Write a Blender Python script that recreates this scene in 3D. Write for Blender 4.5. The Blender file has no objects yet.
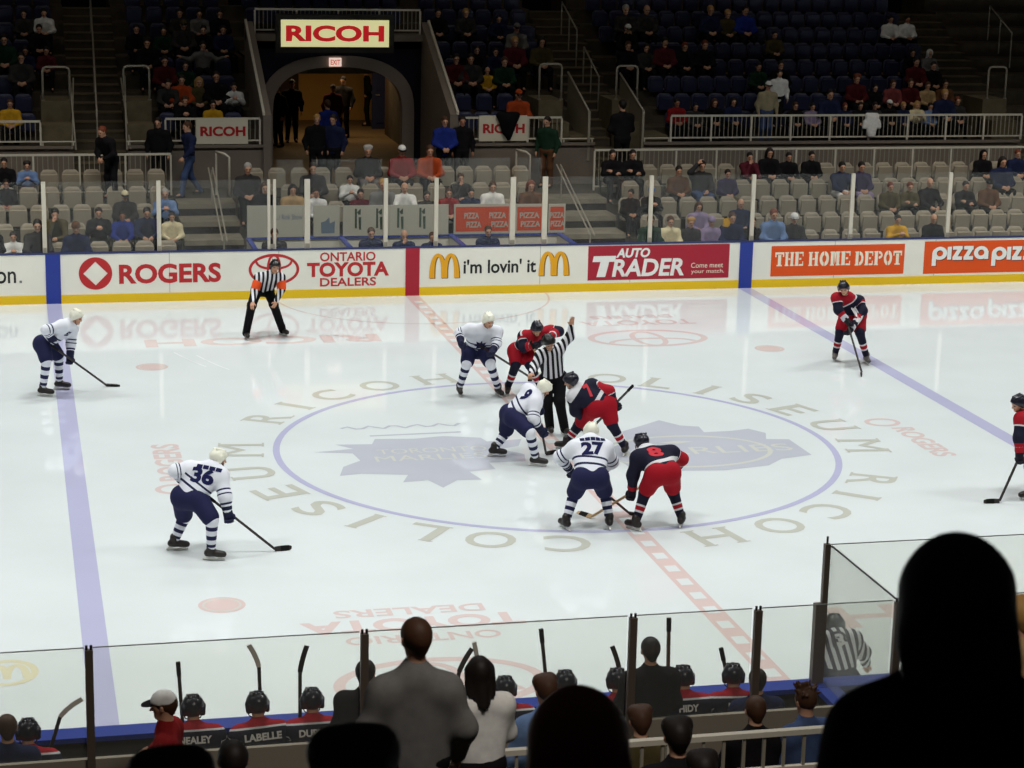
import bpy, bmesh, math, random
import numpy as np
from mathutils import Vector, Matrix
from mathutils.bvhtree import BVHTree

SC = bpy.context.scene
COL = SC.collection
random.seed(7)

# ------------------------------------------------------------------ camera
CAM_F = 2128.09                      # focal length in pixels of a 1024 wide frame
CAM_C = np.array([-8.5549, -32.5076, 9.0933])
PAN, TILT, ROLL = -0.234728, 0.234790, 0.0227465
_f = np.array([-math.sin(PAN) * math.cos(TILT), math.cos(PAN) * math.cos(TILT), -math.sin(TILT)])
_r = np.array([math.cos(PAN), math.sin(PAN), 0.0])
_u = np.cross(_r, _f)
CAM_R = math.cos(ROLL) * _r + math.sin(ROLL) * _u
CAM_U = -math.sin(ROLL) * _r + math.cos(ROLL) * _u
CAM_D = _f
cam_data = bpy.data.cameras.new('camera')
cam_data.sensor_width = 36.0
cam_data.lens = CAM_F / 1024.0 * 36.0
cam_data.clip_start, cam_data.clip_end = 0.1, 300
cam_data.dof.use_dof = True
cam_data.dof.focus_distance = 33.0
cam_data.dof.aperture_fstop = 6.3
cam = bpy.data.objects.new('camera', cam_data)
COL.objects.link(cam)
M = Matrix.Identity(4)
for i in range(3):
    M[i][0], M[i][1], M[i][2], M[i][3] = CAM_R[i], CAM_U[i], -CAM_D[i], CAM_C[i]
cam.matrix_world = M
SC.camera = cam

# ------------------------------------------------------------------ view, world, arena lights
SC.view_settings.view_transform = 'Standard'
SC.view_settings.look = 'None'
SC.view_settings.gamma = 1.0
SC.view_settings.use_curve_mapping = False
SC.view_settings.exposure = 0.0
world = bpy.data.worlds.new('world')
SC.world = world
world.use_nodes = True
world.node_tree.nodes['Background'].inputs[0].default_value = (0.9, 0.95, 1.0, 1)
world.node_tree.nodes['Background'].inputs[1].default_value = 0.010

def area_light(name, loc, sx, sy, power, color=(1, 1, 1), spread=180, aim=None):
    d = bpy.data.lights.new(name, 'AREA')
    d.shape = 'RECTANGLE'; d.size, d.size_y = sx, sy
    d.energy = power; d.color = color; d.spread = math.radians(spread)
    o = bpy.data.objects.new(name, d); COL.objects.link(o)
    o.location = loc
    if aim is not None:
        o.rotation_euler = (Vector(aim) - Vector(loc)).to_track_quat('-Z', 'Y').to_euler()
    return o

for lx in (-24, -14.4, -4.8, 4.8, 14.4, 24):
    for ly, pw in ((-8.0, 470), (0.0, 190), (8.0, 500)):
        area_light('arena_light', (lx, ly, 13.5), 3.5, 1.6, pw, (0.98, 1.0, 0.985), 122)
area_light('tunnel_light', (0.6, 30.0, 4.05), 3.2, 1.0, 38, (1.0, 0.74, 0.42), 180)
# dim house lights over the two seating bowls
for lx in (-9, 3, 15):
    area_light('house_light', (lx, 20.5, 14.0), 6, 3, 48, (1.0, 0.9, 0.74), 150, aim=(lx, 21.5, 2.0))
    area_light('house_light', (lx, 11.0, 12.0), 5, 2, 42, (1.0, 0.88, 0.70), 62, aim=(lx, 16.2, 1.0))
area_light('house_light', (-5, -25.0, 13.0), 4, 2, 115, (1.0, 0.93, 0.84), 80, aim=(-4.5, -17, 2.0))

# ------------------------------------------------------------------ projection helpers (points on known planes of the place)
def ray(u, v):
    return CAM_D + (u - 512.0) / CAM_F * CAM_R - (v - 384.0) / CAM_F * CAM_U
def at_y(u, v, Y):
    d = ray(u, v); return CAM_C + (Y - CAM_C[1]) / d[1] * d
def at_z(u, v, Z):
    d = ray(u, v); return CAM_C + (Z - CAM_C[2]) / d[2] * d
def to_px(P):
    q = np.asarray(P, float) - CAM_C
    z = q @ CAM_D
    return 512 + CAM_F * (q @ CAM_R) / z, 384 - CAM_F * (q @ CAM_U) / z

def nrm(v):
    v = np.asarray(v, float); n = np.linalg.norm(v)
    return v / n if n > 1e-9 else v
def A(*v): return np.array(v, float)

# ------------------------------------------------------------------ materials
def lin(c):
    c = c / 255.0
    return c / 12.92 if c <= 0.04045 else ((c + 0.055) / 1.055) ** 2.4
def rgb(r, g, b): return (lin(r), lin(g), lin(b), 1.0)

MATS = {}
def mat(name, col, rough=0.6, spec=0.4, metal=0.0, noise=0.0, nscale=8.0, emit=0.0, ior=None):
    if name in MATS: return MATS[name]
    m = bpy.data.materials.new(name); m.use_nodes = True
    nt = m.node_tree; b = nt.nodes['Principled BSDF']
    b.inputs['Roughness'].default_value = rough
    b.inputs['Specular IOR Level'].default_value = spec
    b.inputs['Metallic'].default_value = metal
    b.inputs['Base Color'].default_value = col
    if ior: b.inputs['IOR'].default_value = ior
    if noise:
        n = nt.nodes.new('ShaderNodeTexNoise'); n.inputs['Scale'].default_value = nscale
        n.inputs['Detail'].default_value = 5
        tc = nt.nodes.new('ShaderNodeTexCoord')
        nt.links.new(tc.outputs['Object'], n.inputs['Vector'])
        r = nt.nodes.new('ShaderNodeValToRGB')
        a = tuple(max(0, x * (1 - noise)) for x in col[:3]) + (1,)
        c = tuple(min(1, x * (1 + noise)) for x in col[:3]) + (1,)
        r.color_ramp.elements[0].color = a; r.color_ramp.elements[0].position = 0.3
        r.color_ramp.elements[1].color = c; r.color_ramp.elements[1].position = 0.7
        nt.links.new(n.outputs['Fac'], r.inputs['Fac'])
        nt.links.new(r.outputs['Color'], b.inputs['Base Color'])
    if emit:
        b.inputs['Emission Color'].default_value = col
        b.inputs['Emission Strength'].default_value = emit
    MATS[name] = m
    return m

def ramp_mat(name, sleeve, torso, rough=0.8):
    """cloth with woven-in bands: 'torso' and 'sleeve' are lists of (position, colour) read along the body and along the arm"""
    if name in MATS: return MATS[name]
    m = bpy.data.materials.new(name); m.use_nodes = True
    nt = m.node_tree; b = nt.nodes['Principled BSDF']
    b.inputs['Roughness'].default_value = rough
    b.inputs['Specular IOR Level'].default_value = 0.2
    def ramp(attr, stops, lo, hi):
        a = nt.nodes.new('ShaderNodeAttribute'); a.attribute_name = attr
        mr = nt.nodes.new('ShaderNodeMapRange')
        mr.inputs[1].default_value = lo; mr.inputs[2].default_value = hi
        nt.links.new(a.outputs['Fac'], mr.inputs[0])
        r = nt.nodes.new('ShaderNodeValToRGB'); r.color_ramp.interpolation = 'CONSTANT'
        e = r.color_ramp.elements
        while len(e) > 1: e.remove(e[-1])
        e[0].position = 0; e[0].color = stops[0][1]
        for p, c in stops[1:]:
            x = e.new((p - lo) / (hi - lo)); x.color = c
        nt.links.new(mr.outputs[0], r.inputs['Fac'])
        return r.outputs['Color']
    c1 = ramp('band_t', torso, -0.5, 1.5)
    if sleeve:
        c2 = ramp('band_a', sleeve, 0.0, 2.2)
        a = nt.nodes.new('ShaderNodeAttribute'); a.attribute_name = 'is_arm'
        g = nt.nodes.new('ShaderNodeMath'); g.operation = 'GREATER_THAN'; g.inputs[1].default_value = 0.5
        nt.links.new(a.outputs['Fac'], g.inputs[0])
        mx = nt.nodes.new('ShaderNodeMix'); mx.data_type = 'RGBA'
        nt.links.new(g.outputs[0], mx.inputs[0])
        nt.links.new(c1, mx.inputs[6]); nt.links.new(c2, mx.inputs[7])
        c1 = mx.outputs[2]
    nt.links.new(c1, b.inputs['Base Color'])
    MATS[name] = m
    return m

def stripe_mat(name, c0, c1, period):
    if name in MATS: return MATS[name]
    m = bpy.data.materials.new(name); m.use_nodes = True
    nt = m.node_tree; b = nt.nodes['Principled BSDF']
    b.inputs['Roughness'].default_value = 0.8; b.inputs['Specular IOR Level'].default_value = 0.2
    a = nt.nodes.new('ShaderNodeAttribute'); a.attribute_name = 'side'
    d = nt.nodes.new('ShaderNodeMath'); d.operation = 'DIVIDE'; d.inputs[1].default_value = period
    f = nt.nodes.new('ShaderNodeMath'); f.operation = 'FRACT'
    g = nt.nodes.new('ShaderNodeMath'); g.operation = 'GREATER_THAN'; g.inputs[1].default_value = 0.5
    mx = nt.nodes.new('ShaderNodeMix'); mx.data_type = 'RGBA'
    mx.inputs[6].default_value = c0; mx.inputs[7].default_value = c1
    nt.links.new(a.outputs['Fac'], d.inputs[0]); nt.links.new(d.outputs[0], f.inputs[0])
    nt.links.new(f.outputs[0], g.inputs[0]); nt.links.new(g.outputs[0], mx.inputs[0])
    nt.links.new(mx.outputs[2], b.inputs['Base Color'])
    MATS[name] = m
    return m

def glass_mat(name, tint, veil, gloss=0.05, rough=0.03):
    """clear acrylic sheet: mostly transparent, a fine scuffed haze (partition: reflection fade painted in) and a weak mirror reflection"""
    if name in MATS: return MATS[name]
    m = bpy.data.materials.new(name); m.use_nodes = True
    nt = m.node_tree; nt.nodes.remove(nt.nodes['Principled BSDF'])
    out = nt.nodes['Material Output']
    t = nt.nodes.new('ShaderNodeBsdfTransparent'); t.inputs[0].default_value = tint
    d = nt.nodes.new('ShaderNodeBsdfDiffuse'); d.inputs[0].default_value = (0.75, 0.78, 0.76, 1)
    g = nt.nodes.new('ShaderNodeBsdfGlossy'); g.inputs['Roughness'].default_value = rough
    m1 = nt.nodes.new('ShaderNodeMixShader'); m1.inputs[0].default_value = veil
    m2 = nt.nodes.new('ShaderNodeMixShader'); m2.inputs[0].default_value = gloss
    nt.links.new(t.outputs[0], m1.inputs[1]); nt.links.new(d.outputs[0], m1.inputs[2])
    nt.links.new(m1.outputs[0], m2.inputs[1]); nt.links.new(g.outputs[0], m2.inputs[2])
    nt.links.new(m2.outputs[0], out.inputs[0])
    MATS[name] = m
    return m

# ------------------------------------------------------------------ objects
def tag(o, label=None, cat=None, group=None, kind=None):
    if label: o['label'] = label
    if cat: o['category'] = cat
    if group: o['group'] = group
    if kind: o['kind'] = kind
    return o
def empty(name, loc=(0, 0, 0), label=None, cat=None, group=None):
    o = bpy.data.objects.new(name, None); COL.objects.link(o)
    o.location = loc; o.empty_display_size = 0.1
    return tag(o, label, cat, group)
def world_origin(o):
    p = np.zeros(3)
    while o is not None:
        p = p + np.array(o.location); o = o.parent
    return p
def mesh_obj(name, verts, faces, mats, parent=None, smooth=False, midx=None, origin=None):
    """one mesh object from world coordinates; its origin goes to 'origin' (default: the parent's place)"""
    verts = np.asarray(verts, float)
    o0 = world_origin(parent) if parent is not None else np.zeros(3)
    if origin is None:
        org = o0 if parent is not None else A(*(verts.min(0)[:2] + verts.max(0)[:2]) / 2, verts[:, 2].min())
    else: org = np.asarray(origin, float)
    me = bpy.data.meshes.new(name)
    if isinstance(faces, np.ndarray) and faces.ndim == 2:
        n = faces.shape[0]; k = faces.shape[1]
        me.vertices.add(len(verts)); me.vertices.foreach_set('co', (verts - org).astype(np.float32).ravel())
        me.loops.add(n * k); me.loops.foreach_set('vertex_index', faces.astype(np.int32).ravel())
        me.polygons.add(n); me.polygons.foreach_set('loop_start', np.arange(0, n * k, k, dtype=np.int32))
        me.update(calc_edges=True)
    else:
        me.from_pydata((verts - org).tolist(), [], [list(map(int, f)) for f in faces]); me.update()
    if not isinstance(mats, (list, tuple)): mats = [mats]
    for m in mats: me.materials.append(m)
    if midx is not None: me.polygons.foreach_set('material_index', np.asarray(midx, np.int32))
    if smooth: me.polygons.foreach_set('use_smooth', np.ones(len(me.polygons), bool))
    o = bpy.data.objects.new(name, me); COL.objects.link(o)
    if parent is not None: o.parent = parent
    o.location = org - o0
    return o

class MB:
    """collects boxes, bars and tubes into one mesh"""
    def __init__(s): s.v = []; s.f = []; s.m = []
    def add(s, vs, fs, m=0):
        n = len(s.v); s.v += [tuple(map(float, p)) for p in vs]
        s.f += [[i + n for i in f] for f in fs]; s.m += [m] * len(fs); return s
    def hexa(s, p, m=0):          # 8 points: bottom 4 ccw, top 4 ccw
        return s.add(p, [(0, 3, 2, 1), (4, 5, 6, 7), (0, 1, 5, 4), (1, 2, 6, 5), (2, 3, 7, 6), (3, 0, 4, 7)], m)
    def box(s, x0, x1, y0, y1, z0, z1, m=0):
        return s.hexa([(x0, y0, z0), (x1, y0, z0), (x1, y1, z0), (x0, y1, z0), (x0, y0, z1), (x1, y0, z1), (x1, y1, z1), (x0, y1, z1)], m)
    def bevbox(s, x0, x1, y0, y1, z0, z1, b, m=0):   # box with rounded vertical corners
        pts = []
        for cx, cy, a0 in ((x1 - b, y1 - b, 0), (x0 + b, y1 - b, 90), (x0 + b, y0 + b, 180), (x1 - b, y0 + b, 270)):
            for k in range(3):
                a = math.radians(a0 + 45 * k); pts.append((cx + b * math.cos(a), cy + b * math.sin(a)))
        return s.prism([(x, y, z0) for x, y in pts], A(0, 0, z1 - z0), m)
    def prism(s, poly, vec, m=0):
        n = len(poly); poly = [A(*p) for p in poly]
        vs = poly + [p + vec for p in poly]
        fs = [tuple(range(n))[::-1], tuple(range(n, 2 * n))] + [(i, (i + 1) % n, (i + 1) % n + n, i + n) for i in range(n)]
        return s.add(vs, fs, m)
    def bar(s, a, b, w, h, up=(0, 0, 1), m=0):
        a = A(*a); b = A(*b); d = nrm(b - a); x = nrm(np.cross(d, up)); z = np.cross(x, d)
        x = x * w / 2; z = z * h / 2
        return s.hexa([a - x - z, a + x - z, b + x - z, b - x - z, a - x + z, a + x + z, b + x + z, b - x + z], m)
    def tube(s, pts, r, n=8, m=0):
        pts = [A(*p) for p in pts]; rs = r if hasattr(r, '__len__') else [r] * len(pts)
        vs = []; t0 = nrm(pts[1] - pts[0]); x = nrm(np.cross(t0, A(0.3, 0.2, 1) if abs(t0[2]) < 0.9 else A(1, 0, 0)))
        for i, p in enumerate(pts):
            t = nrm(pts[min(i + 1, len(pts) - 1)] - pts[max(i - 1, 0)])
            x = nrm(x - t * (x @ t)); y = np.cross(t, x)
            for k in range(n):
                a = 2 * math.pi * k / n; vs.append(p + rs[i] * (math.cos(a) * x + math.sin(a) * y))
        fs = [(i * n + k, i * n + (k + 1) % n, (i + 1) * n + (k + 1) % n, (i + 1) * n + k) for i in range(len(pts) - 1) for k in range(n)]
        fs += [tuple(range(n))[::-1], tuple(range((len(pts) - 1) * n, len(pts) * n))]
        return s.add(vs, fs, m)
    def build(s, name, mats, parent=None, smooth=False, origin=None):
        return mesh_obj(name, s.v, s.f, mats, parent, smooth, s.m if isinstance(mats, (list, tuple)) else None, origin)

def copy_tree(o, parent=None):
    c = o.copy(); COL.objects.link(c)
    if parent is not None: c.parent = parent
    for ch in list(o.children): copy_tree(ch, c)
    return c

# ------------------------------------------------------------------ lettering
_TXT = {}
def text_shape(txt, bold=0.0, shear=0.0):
    """flat mesh of a word, scaled so that x and y both run 0..1 over its bounding box"""
    key = (txt, bold, shear)
    if key not in _TXT:
        cu = bpy.data.curves.new('t', 'FONT'); cu.body = txt; cu.offset = bold; cu.shear = shear
        cu.resolution_u = 4; cu.fill_mode = 'FRONT'
        ob = bpy.data.objects.new('t', cu); COL.objects.link(ob)
        bpy.context.view_layer.update()
        me = bpy.data.meshes.new_from_object(ob.evaluated_get(bpy.context.evaluated_depsgraph_get()))
        v = np.array([x.co[:2] for x in me.vertices]); f = [list(p.vertices) for p in me.polygons]
        bpy.data.objects.remove(ob); bpy.data.curves.remove(cu); bpy.data.meshes.remove(me)
        lo, hi = v.min(0), v.max(0)
        _TXT[key] = ((v - lo) / (hi - lo), f, (hi - lo)[0] / (hi - lo)[1])
    return _TXT[key]
def text_on(txt, fn, bold=0.0, shear=0.0):
    v, f, asp = text_shape(txt, bold, shear)
    return [fn(x, y) for x, y in v], f
def merge(*pairs):
    V = []; F = []
    for v, f in pairs:
        n = len(V); V += [tuple(p) for p in v]; F += [[i + n for i in q] for q in f]
    return V, F
def ring2d(cx, cy, rx, ry, w, n=48, a0=0, a1=360):
    """flat ring (or arc) outline as quads in 2-D"""
    v = []; f = []
    full = abs(a1 - a0) >= 359.9
    for k in range(n if full else n + 1):
        a = math.radians(a0 + (a1 - a0) * k / n)
        c, s = math.cos(a), math.sin(a)
        v += [(cx + rx * c, cy + ry * s), (cx + (rx - w) * c, cy + (ry - w) * s)]
    m = n
    for k in range(m):
        i = 2 * k; j = 2 * ((k + 1) % n) if full else 2 * (k + 1)
        f.append([i, j, j + 1, i + 1])
    return v, f
def layers(n, faces):
    """which loose piece every point belongs to"""
    p = list(range(n))
    def find(a):
        while p[a] != a: p[a] = p[p[a]]; a = p[a]
        return a
    for f in faces:
        for b in f[1:]: p[find(b)] = find(f[0])
    ids = {}
    return [ids.setdefault(find(i), len(ids)) for i in range(n)]
def poly2d(pts): return list(pts), [list(range(len(pts)))]
def stroke2d(pts, w):
    """constant or varying width stroke along a 2-D polyline"""
    pts = [np.array(p, float) for p in pts]; ws = w if hasattr(w, '__len__') else [w] * len(pts)
    v = []; f = []
    for i, p in enumerate(pts):
        t = pts[min(i + 1, len(pts) - 1)] - pts[max(i - 1, 0)]; t = t / (np.linalg.norm(t) + 1e-9)
        n = np.array([-t[1], t[0]]) * ws[i] / 2
        v += [tuple(p + n), tuple(p - n)]
    for i in range(len(pts) - 1): f.append([2 * i, 2 * i + 1, 2 * i + 3, 2 * i + 2])
    return v, f
def mapped(pair, fn): return [fn(x, y) for x, y in pair[0]], pair[1]

# ------------------------------------------------------------------ smooth bodies from blended round shapes
class Blob:
    def __init__(s, h=0.014, k=0.03): s.h = h; s.k = k; s.p = []; s.cuts = []
    def cap(s, a, b, ra, rb=None, g=0, k=None):
        s.p.append(('c', A(*a), A(*b), float(ra), float(ra if rb is None else rb), g, s.k if k is None else k)); return s
    def ball(s, c, r, g=0, k=None): return s.cap(c, c, r, r, g, k)
    def ell(s, c, ax, g=0, k=None):           # ax: 3 axis vectors whose lengths are the radii
        s.p.append(('e', A(*c), np.array(ax, float), 0, 0, g, s.k if k is None else k)); return s
    def cut(s, pt, n): s.cuts.append((A(*pt), nrm(n))); return s
    @staticmethod
    def _d(p, X):
        if p[0] == 'c':
            a, b = p[1], p[2]; ab = b - a; L = ab @ ab
            w = X - a
            t = np.clip((w @ ab) / L, 0, 1) if L > 1e-12 else np.zeros(X.shape[:-1])
            q = w - t[..., None] * ab
            return np.sqrt((q * q).sum(-1)) - (p[3] + t * (p[4] - p[3])), t
        c, ax = p[1], p[2]
        r = np.linalg.norm(ax, axis=1); q = ((X - c) @ (ax / r[:, None]).T) / r
        n = np.sqrt((q * q).sum(-1))
        return (n - 1) * r.min() * np.where(n < 1, 1, 1), n * 0
    def _box(s, p):
        if p[0] == 'c':
            r = max(p[3], p[4]); return np.minimum(p[1], p[2]) - r, np.maximum(p[1], p[2]) + r
        e = np.sqrt((p[2] ** 2).sum(0)); return p[1] - e, p[1] + e
    def mesh(s):
        h = s.h
        bx = [s._box(p) for p in s.p]
        lo = np.min([b[0] for b in bx], 0) - 3 * h - s.k; hi = np.max([b[1] for b in bx], 0) + 3 * h + s.k
        n = np.ceil((hi - lo) / h).astype(int) + 1
        F = np.full(tuple(n), 1.0, np.float32)
        ax = [lo[i] + h * np.arange(n[i]) for i in range(3)]
        for p, b in zip(s.p, bx):
            m = p[6] + 3 * h
            i0 = np.maximum(0, np.floor((b[0] - m - lo) / h).astype(int)); i1 = np.minimum(n, np.ceil((b[1] + m - lo) / h).astype(int) + 1)
            sl = tuple(slice(i0[i], i1[i]) for i in range(3))
            X = np.stack(np.meshgrid(*[ax[i][sl[i]] for i in range(3)], indexing='ij'), -1)
            d = s._d(p, X)[0].astype(np.float32)
            G = F[sl]; k = max(p[6], 1e-5)
            hh = np.clip(k - np.abs(G - d), 0, None) / k
            F[sl] = np.minimum(G, d) - hh * hh * k * 0.25
        if s.cuts:
            X = np.stack(np.meshgrid(*ax, indexing='ij'), -1)
            for pt, nn in s.cuts: F = np.maximum(F, ((X - pt) @ nn).astype(np.float32))
        return Blob.nets(F, lo, h)
    @staticmethod
    def nets(F, lo, h):
        S = F < 0
        nx, ny, nz = F.shape
        P = np.zeros((nx - 1, ny - 1, nz - 1, 3), np.float32); C = np.zeros((nx - 1, ny - 1, nz - 1), np.int16)
        faces_e = []
        for a in range(3):
            b, c = (a + 1) % 3, (a + 2) % 3
            s0 = [slice(None)] * 3; s1 = [slice(None)] * 3; s0[a] = slice(0, -1); s1[a] = slice(1, None)
            E = S[tuple(s0)] != S[tuple(s1)]
            idx = np.argwhere(E)
            f0 = F[tuple(s0)][E]; f1 = F[tuple(s1)][E]
            t = f0 / (f0 - f1)
            pos = idx.astype(np.float32).copy(); pos[:, a] += t
            sg = S[tuple(s0)][E]
            for db in (0, 1):
                for dc in (0, 1):
                    ci = idx.copy(); ci[:, b] -= db; ci[:, c] -= dc
                    ok = (ci[:, b] >= 0) & (ci[:, c] >= 0) & (ci[:, b] < F.shape[b] - 1) & (ci[:, c] < F.shape[c] - 1)
                    ci = ci[ok]; np.add.at(P, tuple(ci.T), pos[ok]); np.add.at(C, tuple(ci.T), 1)
            faces_e.append((idx, sg, b, c))
        act = C > 0
        ids = np.full(C.shape, -1, np.int64); ids[act] = np.arange(act.sum())
        V = P[act] / C[act][:, None] * h + lo
        FF = []
        for idx, sg, b, c in faces_e:
            ok = (idx[:, b] > 0) & (idx[:, c] > 0) & (idx[:, b] < F.shape[b] - 1) & (idx[:, c] < F.shape[c] - 1)
            idx = idx[ok]; sg = sg[ok]
            def cell(db, dc):
                q = idx.copy(); q[:, b] -= db; q[:, c] -= dc; return ids[tuple(q.T)]
            q = np.stack([cell(1, 1), cell(0, 1), cell(0, 0), cell(1, 0)], 1)
            q[~sg] = q[~sg][:, ::-1]
            FF.append(q)
        return V.astype(float), np.concatenate(FF)
    def nearest(s, V):
        best = np.full(len(V), 1e9); g = np.zeros(len(V), int); t = np.zeros(len(V))
        for p in s.p:
            d, tt = s._d(p, V)
            m = d < best; best[m] = d[m]; g[m] = p[5]; t[m] = tt[m]
        return g, t
def set_attr(o, name, vals):
    a = o.data.attributes.new(name, 'FLOAT', 'POINT'); a.data.foreach_set('value', np.asarray(vals, np.float32))
def project_decal(txt, target, centre, right, up, w, h, m, name, parent, lift=0.006, bold=0.02):
    """lettering laid on a cloth surface: every point dropped onto the garment along the reading normal"""
    right = nrm(right); n = nrm(np.cross(right, up)); up = nrm(np.cross(n, right))
    v, f, asp = text_shape(txt, bold)
    bm = bmesh.new()
    bv = [bm.verts.new(((x - 0.5) * w, (y - 0.5) * h, 0)) for x, y in v]
    for q in f:
        try: bm.faces.new([bv[i] for i in q])
        except ValueError: pass
    for _ in range(4):
        es = [e for e in bm.edges if e.calc_length() > 0.045]
        if not es: break
        bmesh.ops.subdivide_edges(bm, edges=es, cuts=1)
        bmesh.ops.triangulate(bm, faces=[q for q in bm.faces if len(q.verts) > 4])
    dg = bpy.context.evaluated_depsgraph_get()
    org = world_origin(target)
    tv = [Vector(A(*x.co) + org) for x in target.data.vertices]
    bvh = BVHTree.FromPolygons(tv, [list(p.vertices) for p in target.data.polygons])
    V = []
    for x in bm.verts:
        q = A(*centre) + right * x.co.x + up * x.co.y
        hit = bvh.ray_cast(Vector(q + n * 0.5), Vector(-n), 0.9)
        V.append(A(*hit[0]) + n * lift if hit[0] is not None else q)
    bm.verts.index_update()
    F = [[x.index for x in q.verts] for q in bm.faces]
    bm.free()
    return mesh_obj(name, V, F, m, parent)

# ================================================================== the setting
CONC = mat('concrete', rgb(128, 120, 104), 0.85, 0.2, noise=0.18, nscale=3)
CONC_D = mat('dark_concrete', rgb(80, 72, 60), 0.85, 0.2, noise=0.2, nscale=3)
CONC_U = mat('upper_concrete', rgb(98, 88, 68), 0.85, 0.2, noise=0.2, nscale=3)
NAVY_WALL = mat('navy_wall_paint', rgb(20, 22, 44), 0.7, 0.3)
GREY_WALL = mat('grey_wall_paint', rgb(120, 110, 100), 0.8, 0.2, noise=0.06, nscale=2)
WHITE_MET = mat('white_painted_metal', rgb(205, 198, 182), 0.45, 0.4)
GREY_MET = mat('grey_painted_metal', rgb(150, 143, 128), 0.45, 0.4)
BLUE_CAP = mat('blue_cap_plastic', rgb(40, 62, 150), 0.4, 0.4)
BOARD_W = mat('white_board_plastic', rgb(238, 236, 224), 0.35, 0.4, noise=0.02, nscale=2)
YELLOW = mat('yellow_kick_plastic', rgb(232, 192, 20), 0.35, 0.4)
BLACK = mat('black_plastic', rgb(18, 17, 18), 0.5, 0.3)
RED_B = mat('red_board_plastic', rgb(170, 32, 52), 0.35, 0.4)
BLUE_B = mat('blue_board_plastic', rgb(40, 60, 150), 0.35, 0.4)

# ---- ice: white, slightly cloudy, with the weak mirror reflection of a flooded sheet
def ice_material(name, c, noise=0.025):
    m = bpy.data.materials.new(name); m.use_nodes = True
    nt = m.node_tree; b = nt.nodes['Principled BSDF']
    b.inputs['IOR'].default_value = 1.31
    b.inputs['Roughness'].default_value = 0.055
    b.inputs['Specular IOR Level'].default_value = 0.5
    tc = nt.nodes.new('ShaderNodeTexCoord')
    n = nt.nodes.new('ShaderNodeTexNoise'); n.inputs['Scale'].default_value = 0.6; n.inputs['Detail'].default_value = 8
    nt.links.new(tc.outputs['Object'], n.inputs['Vector'])
    r = nt.nodes.new('ShaderNodeValToRGB')
    r.color_ramp.elements[0].color = tuple(x * (1 - noise) for x in c[:3]) + (1,)
    r.color_ramp.elements[1].color = tuple(min(1, x * (1 + noise)) for x in c[:3]) + (1,)
    r.color_ramp.elements[0].position = 0.35; r.color_ramp.elements[1].position = 0.65
    nt.links.new(n.outputs['Fac'], r.inputs['Fac']); nt.links.new(r.outputs['Color'], b.inputs['Base Color'])
    return m
ICE = ice_material('ice', (0.705, 0.75, 0.75, 1))
ice = MB().box(-30.5, 30.5, -12.95, 12.95, -0.1, 0.0).build('floor', ICE, origin=(0, 0, 0))
tag(ice, 'white ice sheet with faded painted lines and lettering', kind='structure')

# ---- lower and upper seating tiers across the ice
ROW_Y = [14.9 + 0.85 * k for k in range(5)]
ROW_Z = [0.12 + 0.285 * k for k in range(5)]
UP_Y = [21.45 + 0.85 * j for j in range(11)]
UP_Z = [2.28 + 0.385 * j for j in range(11)]
def tier_lower(x0, x1, k0=0):
    b = MB()
    for k in range(k0, 5):
        y0 = 13.07 if k == 0 else ROW_Y[k] - 0.72
        b.box(x0, x1, y0, ROW_Y[k] + 0.13, -0.1, ROW_Z[k])
    return b
lt = MB()
for x0, x1, k0 in ((-22, -4.75, 0), (-3.4, 4.2, 2), (5.7, 24, 0)):
    t = tier_lower(x0, x1, k0); lt.add(t.v, t.f)
lt.box(-3.4, 4.2, 13.07, ROW_Y[2] - 0.72, -0.1, 0.05)
lt.box(-22, 24, ROW_Y[4] + 0.13, 20.2, -0.1, 1.4)
tag(lt.build('floor_lower_tier', CONC_D, origin=(0, 16, 0)), 'stepped grey concrete of the lower seating rows and walkway', kind='structure')
def stairs(x0, x1, label):
    b = MB()
    for k in range(5):
        y0 = 14.0 + 0.886 * k; z = 0.26 + 0.285 * k
        b.box(x0, x1, y0 + .03, 18.44, z - 0.29, z - 0.12, 2)  # dark filling: shade of the open gaps between treads, put into colour
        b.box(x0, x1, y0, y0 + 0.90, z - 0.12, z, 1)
    b.box(x0, x1, 13.07, 14.0, -0.1, 0.1)
    return tag(b.build('lower_stairs', [CONC_D, CONC, mat('stair_gap_shade', rgb(40, 36, 32), .9, .1)], origin=((x0 + x1) / 2, 14, 0)), label, kind='structure')
stairs(-4.75, -3.4, 'concrete stairs beside the grey wall')
stairs(4.2, 5.7, 'concrete stairs beside the grey seats')

UB = [(-24, -7.05), (-5.75, -2.45), (2.45, 6.05), (7.35, 17.2), (18.6, 30)]
ut = MB()
for x0, x1 in UB:
    for j in range(11):
        y0 = 20.2 if j == 0 else UP_Y[j] - 0.72
        ut.box(x0, x1, y0, UP_Y[j] + 0.13, 1.4, UP_Z[j])
for j in range(4, 9):                                # rows that run on over the tunnel
    ut.box(-2.45, 2.45, max(UP_Y[j] - 0.72, 24.3), UP_Y[j] + 0.13, 4.2 if j == 3 else 4.3, UP_Z[j] + 0.0)
tag(ut.build('floor_upper_tier', CONC_D, origin=(0, 24, 1.4)), 'stepped dark concrete of the upper seating bowl', kind='structure')
b = MB()
for x0, x1 in ((-24, -7.05), (-5.75, -2.25), (2.25, 6.05), (7.35, 17.9), (18.6, 30)):
    b.box(x0, x1, 20.1, 20.24, 1.4, 2.47)
    b.box(x0, x1, 20.02, 20.24, 2.40, 2.47)
tag(b.build('wall_upper_front', GREY_WALL, origin=(0, 20.2, 1.4)), 'grey wall under the front rail of the upper bowl', kind='structure')
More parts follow.
